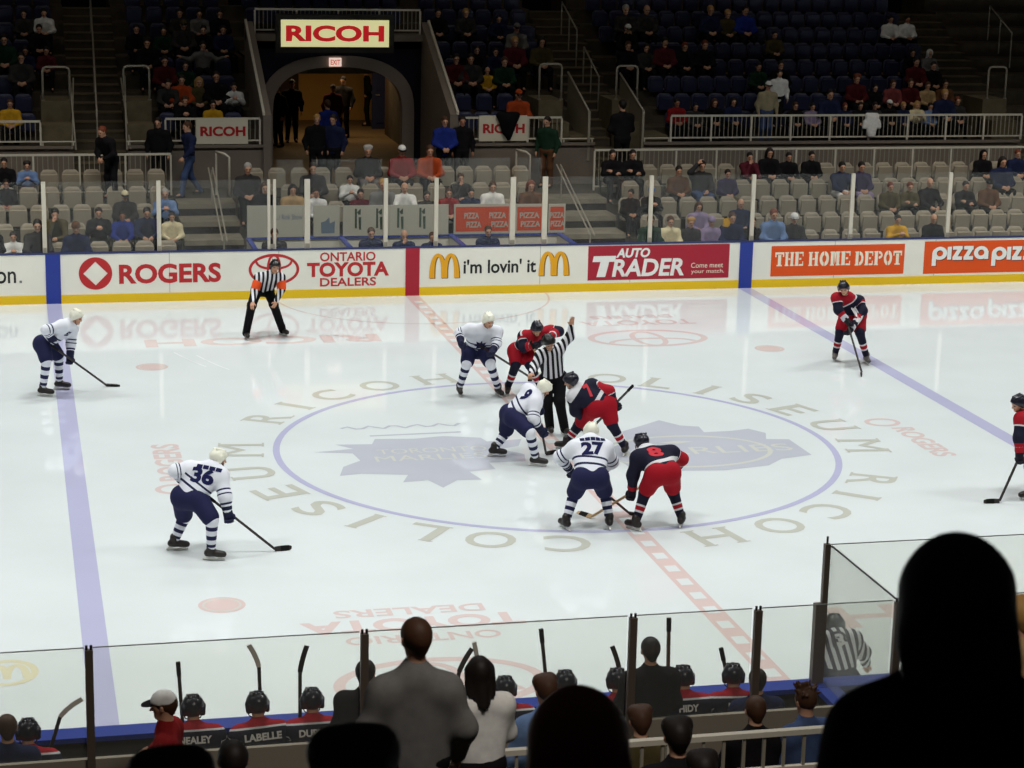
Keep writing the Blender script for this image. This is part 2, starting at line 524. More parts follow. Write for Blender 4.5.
def aisle(x0, x1, label):
    s = MB()
    for i in range(20):
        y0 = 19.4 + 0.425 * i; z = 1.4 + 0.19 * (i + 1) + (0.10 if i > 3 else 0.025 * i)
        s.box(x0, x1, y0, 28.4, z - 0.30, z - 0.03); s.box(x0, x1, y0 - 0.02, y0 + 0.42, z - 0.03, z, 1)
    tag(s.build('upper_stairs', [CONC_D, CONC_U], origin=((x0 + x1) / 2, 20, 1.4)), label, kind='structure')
aisle(-7.05, -5.75, 'steep concrete stairway dividing the upper bowl by the black coated walker')
aisle(6.05, 7.35, 'steep concrete stairway of the upper bowl with steel handrails')
aisle(17.2, 18.6, 'steep concrete stairway at the far edge of the upper bowl')
b = MB()
for x0, x1 in ((-7.78, -7.07), (-5.73, -5.1), (4.78, 5.42), (5.42, 6.03), (6.75, 7.4), (7.4, 8.05), (17.2, 17.9)):
    if x1 - x0 > 0.6 and x0 in (5.42, 7.4): b.box(x0, x1, 20.22, 21.3, 2.3, 2.62); continue
    b.box(x0, x1, 20.3, 21.2, 1.5, 2.95); b.box(x0, x1, 21.0, 22.3, 1.5, 3.45)
tag(b.build('wall_stair_blocks', CONC_U, origin=(0, 21, 1.5)), 'concrete landing blocks flanking the upper stairways', kind='structure')

# ---- the arched tunnel
W = MB()
for s in (-1, 1):
    x0, x1 = (-2.45, -2.25) if s < 0 else (2.25, 2.45)
    W.prism([(x0, 20.0, 1.4), (x0, 24.2, 1.4), (x0, 24.2, 5.2), (x0, 24.0, 5.2), (x0, 20.0, 3.2)][::1], A(x1 - x0, 0, 0))
    xe = x0 - .02 if s < 0 else x1 - .04
    W.prism([(xe, 19.97, 3.2), (xe, 24.0, 5.2), (xe, 24.0, 5.27), (xe, 19.97, 3.27)], A(.06, 0, 0), 1)
tag(W.build('wall_tunnel_sides', [GREY_WALL, WHITE_MET], origin=(0, 22, 1.4)), 'sloping grey parapet walls on both sides of the tunnel mouth', kind='structure')
def arch_pts(hx, ztop, zs, n=24, e=2.5):
    out = []
    for k in range(n + 1):
        a = math.pi * k / n
        c, s_ = math.cos(a), math.sin(a)
        out.append((hx * math.copysign(abs(c) ** (2 / e), c), zs + (ztop - zs) * abs(s_) ** (2 / e)))
    return [(hx, 1.4)] + out + [(-hx, 1.4)]
inner = arch_pts(1.74, 4.03, 2.85); outer = arch_pts(2.06, 4.33, 2.85)
b = MB()
n = len(inner)
rect = []
for x, z in outer:                                   # project the ring out to the rectangle of the wall
    rect.append((x, z))
vs = [(x, 24.0, z) for x, z in outer] + [(max(-2.25, min(2.25, x * 3)), 24.0, 1.4 if i in (0, n - 1) else 4.75 if 0.2 < (i / (n - 1)) < 0.8 else z) for i, (x, z) in enumerate(outer)]
b.add(vs, [(i, i + n, i + 1 + n, i + 1) for i in range(n - 1)])
vs2 = [(x, 24.2, z) for x, y, z in vs]
b.add(vs2, [(i, i + 1, i + 1 + n, i + n) for i in range(n - 1)])
b.box(-2.25, 2.25, 24.0, 24.2, 4.5, 4.85, 0)
tag(b.build('wall_tunnel_front', NAVY_WALL, origin=(0, 24, 1.4)), 'dark navy wall around the tunnel arch', kind='structure')
b = MB()
for i in range(n - 1):
    (x0, z0), (x1, z1) = inner[i], inner[i + 1]; (X0, Z0), (X1, Z1) = outer[i], outer[i + 1]
    b.hexa([(x0, 23.9, z0), (X0, 23.9, Z0), (X0, 24.3, Z0), (x0, 24.3, z0), (x1, 23.9, z1), (X1, 23.9, Z1), (X1, 24.3, Z1), (x1, 24.3, z1)])
tag(b.build('trim_arch', mat('arch_trim_paint', rgb(150, 138, 128), 0.7, 0.2), origin=(0, 24, 1.4)), 'broad grey rounded trim of the tunnel arch', kind='structure')
tag(MB().box(-2.45, 2.45, 23.75, 24.25, 4.72, 4.9).build('trim_balcony', GREY_WALL), 'grey concrete band above the tunnel arch', kind='structure')
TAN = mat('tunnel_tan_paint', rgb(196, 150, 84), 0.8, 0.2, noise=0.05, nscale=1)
BROWN = mat('tunnel_brown_paint', rgb(70, 54, 42), 0.8, 0.2)  # on the end wall this dark tone paints in the tunnel's dim side
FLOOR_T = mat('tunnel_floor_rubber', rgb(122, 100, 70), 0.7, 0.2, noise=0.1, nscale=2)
tag(MB().box(-4.5, 4.5, 20.26, 35.2, 1.3, 1.404).build('floor_tunnel', FLOOR_T), 'brown floor running into the tunnel', kind='structure')
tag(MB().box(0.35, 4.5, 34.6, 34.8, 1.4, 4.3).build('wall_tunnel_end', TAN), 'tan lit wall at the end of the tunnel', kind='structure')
tag(MB().box(-4.5, 0.35, 34.5, 34.8, 1.4, 4.3).box(-4.7, -4.5, 30.8, 34.8, 1.4, 4.3).box(4.5, 4.7, 30.8, 34.8, 1.4, 4.3).box(-2.6, -2.46, 24.3, 30.8, 1.4, 4.25).box(2.46, 2.6, 24.3, 30.8, 1.4, 4.25).build('wall_tunnel_inside', BROWN), 'dark brown inner walls of the tunnel with dimness painted on the end', kind='structure')
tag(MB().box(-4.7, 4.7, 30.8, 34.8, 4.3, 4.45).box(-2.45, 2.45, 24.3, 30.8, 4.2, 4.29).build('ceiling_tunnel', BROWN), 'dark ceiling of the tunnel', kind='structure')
d = empty('door_1', (2.9, 32.2, 1.4)); tag(d, 'open dark blue door leaf inside the tunnel', kind='structure')
MB().box(2.3, 3.15, 32.15, 32.21, 1.41, 3.7).box(2.42, 3.03, 32.12, 32.15, 1.6, 2.4).box(2.42, 3.03, 32.12, 32.15, 2.6, 3.5).build('door_leaf', mat('door_blue', rgb(40, 46, 78), 0.6, 0.3), d)
MB().tube([(2.4, 32.1, 2.45), (2.52, 32.06, 2.45)], 0.015).build('door_handle', GREY_MET, d)

tag(MB().box(-26, 34, 31.2, 31.4, 4.46, 11.0).build('wall_back', mat('back_wall_paint', rgb(26, 24, 26), .9, .1)), 'dark wall behind the upper bowl', kind='structure')
# ---- near side: bench well, wall behind it and the concrete steps of the near stands
tag(MB().box(-20, 20, -14.7, -13.07, -0.1, 0.1).build('floor_bench', mat('bench_rubber', rgb(40, 38, 36), 0.8, 0.2)), 'dark rubber floor of the players bench', kind='structure')
NEARW = mat('near_wall_paint', rgb(150, 142, 128), 0.8, 0.2, noise=0.05, nscale=2)
tag(MB().box(-20, 8, -14.78, -14.73, 0.0, 1.47).build('wall_bench', NEARW), 'grey wall behind the players bench', kind='structure')
b = MB()
b.box(-20, 12, -15.9, -14.82, -0.1, 0.55); b.box(-20, 12, -17.3, -15.9, -0.1, 0.95); b.box(-20, 12, -19.2, -17.3, -0.1, 1.45)
for i in range(16):
    b.box(-20, 12, -19.2 - 0.85 * (i + 1), -19.2 - 0.85 * i, 0, 2.45 + 0.345 * i)
tag(b.build('floor_near_tier', mat('near_tier_concrete', rgb(60, 55, 50), 0.9, 0.1, noise=0.1)), 'dark concrete steps of the near seating', kind='structure')

# ================================================================== rink boards, adverts, glass
FY = 12.95
def on_board(u0, u1, v0, v1, lift=0.004):
    """rectangle on the ice-side face of the far boards, measured from its corners in the photograph"""
    a = at_y(u0, (v0 + v1) / 2, FY); c = at_y(u1, (v0 + v1) / 2, FY)
    um = (u0 + u1) / 2
    z1 = at_y(um, v0, FY)[2]; z0 = at_y(um, v1, FY)[2]
    x0, x1 = a[0], c[0]
    return x0, x1, z0, z1, (lambda x, y, L=lift: (x0 + (x1 - x0) * x, FY - L, z0 + (z1 - z0) * y))

def boards_far():
    root = empty('dasher_board', (0, 13.0, 0), 'long white dasher board with advertising across the far side of the ice', 'rink board')
    MB().box(-22, 24, FY, 13.07, 0.0, 1.06).build('board_panel', BOARD_W, root)
    MB().box(-22, 24, FY - 0.012, FY + 0.01, 0.0, 0.185).build('kick_plate', YELLOW, root)['label'] = 'yellow kick plate'
    MB().box(-22, 24, FY - 0.01, 13.08, 1.06, 1.085).build('cap_rail', mat('dark_blue_cap', rgb(52, 60, 104), .5, .3), root)['label'] = 'blue cap rail'
    for x in (-7.745, 7.745):
        MB().box(x - .155, x + .155, FY - 0.018, FY, 0.0, 1.06).build('line_stripe', BLUE_B, root)['label'] = 'blue stripe continuing the blue line'
    MB().box(-.155, .155, FY - 0.018, FY, 0.0, 1.06).build('line_stripe', RED_B, root)['label'] = 'red stripe continuing the red line'
    for x in (-10.4, -5.3, -2.95, 2.9, 5.0, 9.9, 12.4): MB().box(x - .006, x + .006, FY - .002, FY + .002, 0.19, 1.06).build('panel_seam', mat('joint_grey', rgb(170, 170, 162), 0.6), root)
    RED_I = mat('red_print', rgb(190, 40, 44), 0.4, 0.4)
    BLK_I = mat('black_print', rgb(28, 28, 30), 0.4, 0.4)
    ORG_I = mat('orange_print', rgb(228, 82, 14), 0.4, 0.4)
    CRM_I = mat('cream_print', rgb(246, 236, 214), 0.4, 0.4)
    WHT_I = mat('white_print', rgb(240, 240, 236), 0.4, 0.4)
    GLD_I = mat('gold_print', rgb(236, 168, 26), 0.4, 0.4)
    DGL_I = mat('dark_gold_print', rgb(110, 72, 20), 0.4, 0.4)
    def advert(label): return empty_part('advert', root, label)
    def empty_part(name, parent, label):
        o = bpy.data.objects.new(name, None); COL.objects.link(o); o.parent = parent; o['label'] = label; return o
    def put(pair, fn, name, m, parent): 
        lay = layers(len(pair[0]), pair[1])
        v, f = mapped(pair, fn); v = [(p[0], p[1] - .0006 * q, p[2]) for p, q in zip(v, lay)]; return mesh_obj(name, v, f, m, parent)
    def words(txt, box, m, parent, bold=0.02, shear=0, lift=0.004, name='lettering'):
        fn = on_board(*box)[4]; v, f = text_on(txt, lambda x, y: fn(x, y, lift), bold, shear)
        return mesh_obj(name, v, f, m, parent)
    # red ring with a white diamond, red capitals
    a = advert('white advert with a red ring emblem and red capitals')
    c = at_y(95.5, 273.5, FY); R = 0.35
    v, f = [], []
    N = 48
    for k in range(N):
        t = 2 * math.pi * k / N; cx, sx = math.cos(t), math.sin(t)
        q = 0.255 / (abs(cx) + abs(sx)); v += [(R * cx, R * sx), (q * cx, q * sx)]
    f = [[2 * k, (2 * k + 2) % (2 * N), (2 * k + 3) % (2 * N), 2 * k + 1] for k in range(N)]
    put((v, f), lambda x, y: (c[0] + x, FY - .004, c[2] + y), 'emblem', RED_I, a)
    words('ROGERS', (119, 221, 263.5, 283), RED_I, a, 0.035)
    # car dealers
    a = advert('white advert with a red double oval emblem and three lines of red capitals')
    c = at_y(274, 269.5, FY)
    e = [ring2d(0, 0, .55, .345, .06, 56), ring2d(0, .165, .40, .175, .055, 48, 180, 360), ring2d(0, .04, .155, .30, .052, 40)]
    e.append(ring2d(0, .19, .40, .13, .035, 24, 150, 200)); e.append(ring2d(0, .19, .40, .13, .035, 24, -20, 30))
    put(merge(*e), lambda x, y: (c[0] + x, FY - .004, c[2] + y), 'emblem', RED_I, a)
    words('ONTARIO', (320, 375.5, 252, 261), RED_I, a, 0.02)
    words('TOYOTA', (307, 389, 262, 276.5), RED_I, a, 0.04)
    words('DEALERS', (320, 376, 277.5, 286), RED_I, a, 0.02)
    # arches
    a = advert('white advert with two golden arches and black lower case words')
    def arch_m(box):
        fn = on_board(*box)[4]
        P = []
        for x0, x1 in ((0.03, 0.52), (0.48, 0.97)):
            pts = []; ws = []
            for k in range(17):
                t = math.pi * k / 16
                pts.append(((x0 + x1) / 2 - (x1 - x0) / 2 * 0.86 * math.cos(t), 0.02 + 0.9 * math.sin(t) ** 0.75)); ws.append(0.19 - 0.06 * math.sin(t))
            P.append(stroke2d(pts, ws))
        sh = merge(*P)
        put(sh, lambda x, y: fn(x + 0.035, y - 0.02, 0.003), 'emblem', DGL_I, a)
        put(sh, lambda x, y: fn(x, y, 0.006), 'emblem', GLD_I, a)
    arch_m((430, 458.5, 253, 278.5)); arch_m((539.5, 568, 251, 276))
    words("i'm lovin' it", (463.5, 536, 259, 273), BLK_I, a, 0.02)
    # red panel
    a = advert('dark red advert panel with white italic capitals')
    fn = on_board(588, 729, 245, 279)[4]
    put(poly2d([(0, 0), (1, 0), (1, 1), (0, 1)]), fn, 'advert_panel', RED_B, a)
    words('AUTO', (616, 650, 248, 257.5), WHT_I, a, 0.04, 0.2, 0.008)
    words('RADER', (612, 684, 258.5, 276), WHT_I, a, 0.03, 0.15, 0.008)
    fn = on_board(593, 613, 256, 277)[4]
    put(poly2d([(0.18, 0), (0.62, 0), (0.80, 0.72), (1.08, 0.72), (1.14, 1), (0.02, 1), (-0.04, 0.72), (0.36, 0.72)]), lambda x, y: fn(x, y, .008), 'lettering', WHT_I, a)
    words('Come meet', (691, 723, 262.5, 267.5), CRM_I, a, 0.0, 0, 0.008)
    words('your match.', (691, 724, 269, 274), CRM_I, a, 0.0, 0, 0.008)
    # orange stencil panel
    a = advert('orange advert panel with cream stencil capitals')
    fn = on_board(771, 904, 245, 275)[4]
    put(poly2d([(0, 0), (1, 0), (1, 1), (0, 1)]), fn, 'advert_panel', ORG_I, a)
    def slab(ch):                                    # heavy stencil capital in a unit cell
        R = lambda x0, x1, y0, y1: poly2d([(x0, y0), (x1, y0), (x1, y1), (x0, y1)])
        half = lambda cx, a0, a1, rx, ry, w, cy=.5: (lambda p: ([q for q in p[0]], p[1]))(ring2d(cx, cy, rx, ry, w, 14, a0, a1))
        if ch == 'T': return [R(.33, .67, 0, .80), R(.2, .8, 0, .09), R(.02, .98, .84, 1), R(.02, .16, .66, .84), R(.84, .98, .66, .84)]
        if ch in 'HM':
            L = [R(.08, .36, 0, 1), R(.64, .92, 0, 1)] + [R(a, a + .42, b, b + .09) for a in (.01, .57) for b in (0, .91)]
            return L + ([R(.40, .60, .44, .56)] if ch == 'H' else [poly2d([(.37, .98), (.50, .98), (.56, .30), (.48, .12)]), poly2d([(.52, .98), (.63, .98), (.52, .12), (.47, .25)])])
        if ch == 'E': return [R(.08, .42, 0, 1), R(.02, .46, 0, .09), R(.02, .46, .91, 1), R(.5, .94, 0, .13), R(.5, .94, .87, 1), R(.84, .94, .0, .32), R(.84, .94, .68, 1), R(.5, .72, .44, .57)]
        if ch == 'O': return [half(.46, 90, 270, .42, .52, .27), half(.54, -90, 90, .42, .52, .27)]
        if ch == 'D': return [R(.08, .40, 0, 1), R(.01, .44, 0, .09), R(.01, .44, .91, 1), half(.50, -90, 90, .45, .5, .24)]
        if ch == 'P': return [R(.08, .42, 0, 1), R(.01, .48, 0, .09), R(.01, .46, .91, 1), half(.52, -90, 90, .42, .28, .18, .72)]
    for txt, box in (('THE', (774.5, 804, 252, 266)), ('HOME', (808, 851, 251.5, 265.5)), ('DEPOT', (854.5, 902, 251, 265))):
        fb = on_board(*box)[4]; nl = len(txt)
        for i, ch in enumerate(txt):
            put(merge(*slab(ch)), (lambda x, y, i=i: fb((i + .03 + .94 * x) / nl, y, .008)), 'lettering', CRM_I, a)
    # orange panel with rounded white letters
    a = advert('orange advert panel with rounded white lower case letters')
    fn = on_board(924, 1090, 240, 272)[4]
    put(poly2d([(0, 0), (1, 0), (1, 1), (0, 1)]), fn, 'advert_panel', ORG_I, a)
    def pizza(u0):
        P = []
        w = 0.27
        circ = lambda cx, a0, a1: [(cx + .34 * math.cos(math.radians(a0 + (a1 - a0) * k / 18)), .5 + .36 * math.sin(math.radians(a0 + (a1 - a0) * k / 18))) for k in range(19)]
        P.append(stroke2d([(0.14, -.42), (0.14, 0.50), (.16, .62), (.24, .76)], w)); P.append(ring2d(.50, .5, .47, .49, .27, 28))
        P.append(stroke2d([(1.12, 0.02), (1.12, 0.98)], w))
        for x in (1.45, 2.17):
            for q in ([(x - .12, .88), (x + .50, .88)], [(x + .36, .86), (x + .0, .14)], [(x - .12, .12), (x + .50, .12)]): P.append(stroke2d(q, w))
        P.append(ring2d(3.18, .5, .47, .49, .27, 28)); P.append(stroke2d([(3.53, .62), (3.53, 0.02)], w))
        sh = merge(*P)
        f2 = on_board(u0, u0 + 15.4, 246.5, 260)[4]
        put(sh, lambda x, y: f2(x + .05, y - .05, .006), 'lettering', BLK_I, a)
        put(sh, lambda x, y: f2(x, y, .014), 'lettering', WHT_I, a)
    pizza(932); pizza(991.5)
    a = advert('white advert with dark lower case letters cut off by the picture edge')
    words('on', (-4, 16, 271.5, 283.5), BLK_I, a, 0.01)
    MB().box(*(at_y(19.5, 281, FY)[0] + A(0, .05)), FY - .004, FY, *(at_y(19.5, 283, FY)[2] + A(0, .05))).build('dot', mat('grey_print', rgb(120, 120, 118)), a)
boards_far()

def boards_near():
    root = empty('dasher_board', (0, -13.0, 0), 'near dasher board with a blue cap in front of the players bench', 'rink board')
    MB().box(-20, 20, -13.07, -12.95, 0, 0.95).build('board_panel', mat('board_back', rgb(62, 58, 54), 0.7, 0.2), root)
    MB().box(-20, 20, -12.951, -12.94, 0, 0.95).build('board_facing', BOARD_W, root)
    MB().box(-20, 20, -13.16, -12.9, 0.95, 1.0).build('cap_rail', BLUE_CAP, root)['label'] = 'blue cap rail'
    r = empty('partition_wall', (-0.5, -13.8, 0.1), 'low partition with a blue cap at the end of the players bench', 'partition')
    MB().box(-.56, -.44, -14.68, -13.1, 0.1, 0.94).build('partition_panel', MATS['board_back'], r)
    MB().box(-.62, -.38, -14.67, -13.17, 0.94, 1.0).build('cap_rail', BLUE_CAP, r)['label'] = 'blue cap'
    b = empty('players_bench', (-5, -14.2, 0.1), 'long dark bench the dark jerseyed substitutes sit on', 'bench')
    MB().box(-10, -0.7, -14.3, -13.95, 0.5, 0.56).build('seat', mat('bench_plank', rgb(60, 50, 42), 0.6), b)
    for x in (-9.7, -7.5, -5.3, -3.1, -0.95): MB().box(x - .03, x + .03, -14.22, -14.05, 0.1, 0.5).build('leg', BLACK, b)
boards_near()

# ---- glass above the boards
G_FAR = glass_mat('far_acrylic', (0.97, 0.975, 0.965, 1), 0.022, 0.012)
G_NEAR = glass_mat('near_acrylic', (0.965, 0.97, 0.95, 1), 0.04, 0.012)
G_EDGE = mat('acrylic_edge', rgb(120, 124, 120), 0.3)
fx = [(u, at_y(u, 215, 12.98)[0]) for u in (44, 159, 272.5, 307.5, 386, 436.5, 513, 545, 651, 753, 852, 949)]
where = ['by the blue stripe', 'by the grey stairs', 'at the corner of the penalty box', 'beside the broad white banner', 'before the seated men in dark suits', 'before the empty banner end', 'beside the orange banner', 'at the end of the orange banner', 'by the cream jacketed spectator', 'by the second blue stripe', 'above the orange stencil advert', 'above the rounded pizza lettering']
for i, (u, x) in enumerate(fx):
    t = empty('glass_post', (x, 13.0, 1.1), 'slim white glass post on the far boards ' + where[i], 'post', 'white glass posts on the far boards')
    w = 0.045 if u not in (272.5, 513, 545, 307.5) else 0.06
    if u == 272.5:
        for q in (-.075, .05): MB().box(x + q - .03, x + q + .03, 13.0, 13.06, 1.085, 2.6).build('post_shaft', WHITE_MET, t)
    else: MB().box(x - w, x + w, 13.0, 13.06, 1.085, 2.6).build('post_shaft', WHITE_MET, t)
    MB().box(x - w * .8, x + w * .8, 12.985, 13.0, 1.1, 1.2).build('clamp', GREY_MET, t)
xs = [-12.7, -10.3] + [x for u, x in fx] + [15.0]
names = ['far glass pane above the cut off lettering', 'far glass pane left of the first blue stripe', 'far glass pane over the red ring advert', 'far glass pane over the red capitals beside the stairs', 'narrow far glass pane at the penalty box corner', 'far glass pane in front of the broad white banner', 'narrow far glass pane before the suited men', 'far glass pane beside the red stripe', 'narrow far glass door pane before the orange banner', 'far glass pane over the dark red advert', 'far glass pane between the cream jacket and the blue stripe', 'far glass pane right of the second blue stripe', 'far glass pane over the orange stencil advert', 'far glass pane over the rounded pizza lettering']
for i in range(len(xs) - 1):
    top = 3.03 if -3.2 < (xs[i] + xs[i + 1]) / 2 < 3.0 else 2.6
    t = MB().box(xs[i] + .09, xs[i + 1] - .09, 13.01, 13.022, 1.1, top).build('plexiglass_shield', G_FAR)
    tag(t, names[i], 'glass pane', 'far glass panes')
# near glass behind the bench
NP = [(-10.5, 'outside'), (-8.03, 'over the blue line'), (-5.62, 'beside the man in the grey sweatshirt'), (-3.13, 'beside the man in the black suit'), (-1.92, 'in front of the last seated player'), (-0.52, 'at the corner of the partition')]
POST_N = mat('dark_post_metal', rgb(96, 84, 74), 0.5, 0.4)
for i, (x, w) in enumerate(NP):
    if i == 0: continue
    t = empty('glass_post', (x, -14.72, 1.5), 'dark glass post behind the players bench ' + w, 'post', 'dark glass posts behind the bench')
    MB().box(x - .035, x + .035, -14.84, -14.782, 0.9, 2.50).build('post_shaft', POST_N, t)
    MB().tube([(x - .02, -14.81, 2.5), (x - .02, -14.81, 2.54)], .012).tube([(x + .02, -14.81, 2.5), (x + .02, -14.81, 2.54)], .012).build('clamp_bolt', BLACK, t)
NN = ['bench glass pane at the edge by the brown haired coach', 'bench glass pane over the cap wearing man', 'bench glass pane behind the grey sweatshirt and white top', 'narrow bench glass pane behind the black suit', 'bench glass pane over the last seated players', 'bench glass pane beyond the partition']
NX = [x for x, w in NP] + [1.9]
for i in range(len(NX) - 1):
    t = MB().box(NX[i] + .036, NX[i + 1] - .036, -14.745, -14.733, 1.475, 2.49).build('plexiglass_shield', G_NEAR)
    tag(t, NN[i], 'glass pane', 'bench glass panes')
    e = MB().box(NX[i] + .036, NX[i + 1] - .036, -14.746, -14.732, 2.49, 2.497).build('edge_strip', G_EDGE, t)
# tall rink-side posts and panes past the end of the bench
t = empty('glass_post', (-.53, -13.0, 1.0), 'tall dark glass post with a thick sleeve at the rink end of the partition', 'post')
MB().box(-.56, -.50, -13.03, -12.97, 1.0, 2.5).build('post_shaft', POST_N, t)
MB().box(-.63, -.562, -13.04, -12.96, 1.0, 1.86).build('sleeve', POST_N, t)
MB().tube([(-.53, -13, 2.5), (-.53, -13, 2.58)], .012).build('clamp_bolt', BLACK, t)
t = empty('glass_post', (.71, -13.0, 1.0), 'dark glass post on the near boards rising behind the dark long haired head', 'post')
MB().box(.68, .74, -13.03, -12.97, 1.0, 2.5).build('post_shaft', POST_N, t)
for x0, x1, lab in ((-.49, .67, 'rink glass pane just past the partition'), (.75, 3.1, 'rink glass pane behind the long haired silhouette')):
    t = tag(MB().box(x0, x1, -13.006, -12.994, 1.0, 2.49).build('plexiglass_shield', G_NEAR), lab, 'glass pane')
    MB().box(x0, x1, -13.007, -12.993, 2.49, 2.497).build('edge_strip', G_EDGE, t)
t = tag(MB().box(-.506, -.494, -14.69, -13.05, 1.0, 2.49).build('plexiglass_shield', glass_mat('reflection_veil_acrylic', (0.96, 0.965, 0.95, 1), 0.16, 0.02)), 'partition glass pane running from the rink to the bench wall', 'glass pane')  # stronger diffuse veil stands in for the fade from pane reflections
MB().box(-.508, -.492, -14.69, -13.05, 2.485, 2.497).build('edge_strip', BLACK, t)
# a steel water bottle on the bench ledge
# ---- painted ice marks
ICE_BL = ice_material('ice_blue_paint', rgb(184, 184, 212))
ICE_RD = ice_material('ice_red_paint', rgb(216, 194, 190))
ICE_LT = ice_material('ice_grey_lettering', rgb(192, 193, 182))
ICE_PK = ice_material('ice_pink_lettering', rgb(216, 197, 194))
ICE_LG = ice_material('ice_leaf_paint', rgb(190, 193, 203))
ICE_CR = ice_material('ice_cream_paint', rgb(206, 208, 200))
ICE_YL = ice_material('ice_yellow_paint', rgb(222, 216, 186))
def on_ice(pair, m, name='ice_marking', z=0.002, fn=None):
    v, f = pair
    lay = layers(len(v), f)
    v = [(x, y, z + .00008 * q) if fn is None else tuple(fn(x, y)) + (z + .00008 * q,) for (x, y), q in zip(v, lay)]
    o = mesh_obj(name, v, f, m, ice)
    bm = bmesh.new(); bm.from_mesh(o.data)                 # every mark faces up
    for q in bm.faces:
        q.normal_update()
        if q.normal.z < 0: q.normal_flip()
    bm.to_mesh(o.data); bm.free(); o.data.update()
    return o
def strip(x0, x1, y0=-12.93, y1=12.93): return poly2d([(x0, y0), (x1, y0), (x1, y1), (x0, y1)])
for x in (-7.745, 7.745): on_ice(strip(x - .152, x + .152), ICE_BL, 'blue_line')
on_ice(strip(-.152, .152), ICE_RD, 'centre_line')
chk = [poly2d([(-.085, y), (.085, y), (.085, y + .26), (-.085, y + .26)]) for y in np.arange(-12.6, 12.6, 0.56)]
on_ice(merge(*chk), ICE, 'centre_line_check', 0.003)
on_ice(ring2d(0, 0, 4.62, 4.62, 0.11, 120), ICE_BL, 'centre_circle', 0.0025)
on_ice(ring2d(0, 12.95, 3.05, 3.05, 0.05, 60, 180, 360), ICE_PK, 'referee_crease')
for x, y in ((-6.1, 6.72), (6.1, 6.72), (-6.12, -6.77), (6.1, -6.75)):
    on_ice(poly2d([(x + .30 * math.cos(a), y + .30 * math.sin(a)) for a in np.linspace(0, 6.283, 33)[:-1]]), ICE_RD, 'faceoff_dot')
    on_ice(ring2d(x, y, .25, .25, .03, 32), ICE_CR, 'faceoff_ring', 0.003)
TH = dict(zip(range(13), (149.6, 138.7, 127.5, 114.7, 101.7, 77.3, 65.2, 53.8, 43.2, 32.6, 21.2, 8.3, -6.8)))
def ring_letter(ch, deg):
    w = {'I': .16, 'M': .74, 'O': .72, 'C': .66, 'H': .66, 'U': .64}.get(ch, .56)
    v, f, asp = text_shape(ch, 0.0 if ch == 'M' else 0.012)
    a = math.radians(deg)
    def fn(x, y):
        r = 4.76 + .74 * y; s_ = (x - .5) * w
        return (r * math.cos(a) + s_ * math.sin(a), r * math.sin(a) - s_ * math.cos(a))
    P = [([fn(x, y) for x, y in v], f)]
    if ch in 'RIHLEUM':                              # slab serifs
        feet = {'R': (.1, .9), 'I': (.5,), 'H': (.1, .9), 'L': (.12,), 'E': (.12,), 'U': (.1, .9), 'M': (.06, .94)}[ch]
        for x in feet:
            for y in ((0, 1) if ch not in 'U' else (1,)):
                if ch == 'R' and x > .5 and y == 1: continue
                s0 = 0.11 / w; h = .05
                y0, y1 = (0, h) if y == 0 else (1 - h, 1)
                P.append(([fn(x - s0, y0), fn(x + s0, y0), fn(x + s0, y1), fn(x - s0, y1)], [[0, 1, 2, 3]]))
    return merge(*P)
for half in (0, 180):
    L = [ring_letter(ch, TH[i] + half) for i, ch in enumerate('RICOHCOLISEUM')]
    on_ice(merge(*L), ICE_LT, 'ring_lettering')
def ice_text(txt, x0, x1, y0, y1, m, flip=True, bold=.02, z=0.002):
    """word painted on the ice; flip = read from the far side"""
    v, f, a = text_shape(txt, bold)
    fn = (lambda x, y: (x1 + (x0 - x1) * x, y1 + (y0 - y1) * y)) if flip else (lambda x, y: (x0 + (x1 - x0) * x, y0 + (y1 - y0) * y))
    return on_ice(([fn(x, y) for x, y in v], f), m, 'ice_lettering', z)
ice_text('RICOH', -6.1, -1.45, 8.4, 9.1, ICE_PK, True, .03)
ice_text('RICOH', 1.45, 6.1, -8.95, -8.15, ICE_PK, True, .03)
def oval_emblem(cx, cy, k):
    e = [ring2d(0, 0, 1.25, .80, .14, 64), ring2d(0, .38, .92, .40, .12, 48, 180, 360), ring2d(0, .06, .36, .70, .12, 48)]
    on_ice(merge(*e), ICE_PK, 'ice_emblem', 0.002, lambda x, y: (cx - x, cy - y))
oval_emblem(3.95, 8.0, 1); oval_emblem(-3.9, -9.85, 1)
ice_text('TOYOTA', 2.95, 5.4, 9.25, 9.75, ICE_PK); ice_text('DEALERS', 3.3, 5.1, 9.95, 10.25, ICE_PK)
ice_text('ONTARIO', -4.78, -2.85, -8.5, -8.22, ICE_PK); ice_text('TOYOTA', -5.25, -2.45, -8.08, -7.62, ICE_PK, True, .04); ice_text('DEALERS', -4.78, -2.85, -7.52, -7.24, ICE_PK)
def side_word(x0, x1, y0, y1, sgn):
    v, f, a = text_shape('ROGERS', .03)
    fn = (lambda x, y: (x0 + (x1 - x0) * y, y1 + (y0 - y1) * x)) if sgn > 0 else (lambda x, y: (x1 + (x0 - x1) * y, y0 + (y1 - y0) * x))
    on_ice(([fn(x, y) for x, y in v], f), ICE_PK, 'ice_lettering')
side_word(6.02, 6.42, -1.45, .42, 1); on_ice(ring2d(6.03, .80, .32, .27, .09, 40), ICE_PK, 'ice_emblem')
side_word(-6.5, -6.05, -1.0, 1.15, -1); on_ice(ring2d(-6.3, -1.45, .3, .27, .09, 40), ICE_PK, 'ice_emblem')
P = []
for s in (0, 1):
    P.append(stroke2d([(-9.0 + .22 * s + .11 - .11 * math.cos(t), -8.92 + .44 * math.sin(t) ** .8) for t in np.linspace(0.02, 3.12, 15)], .09))
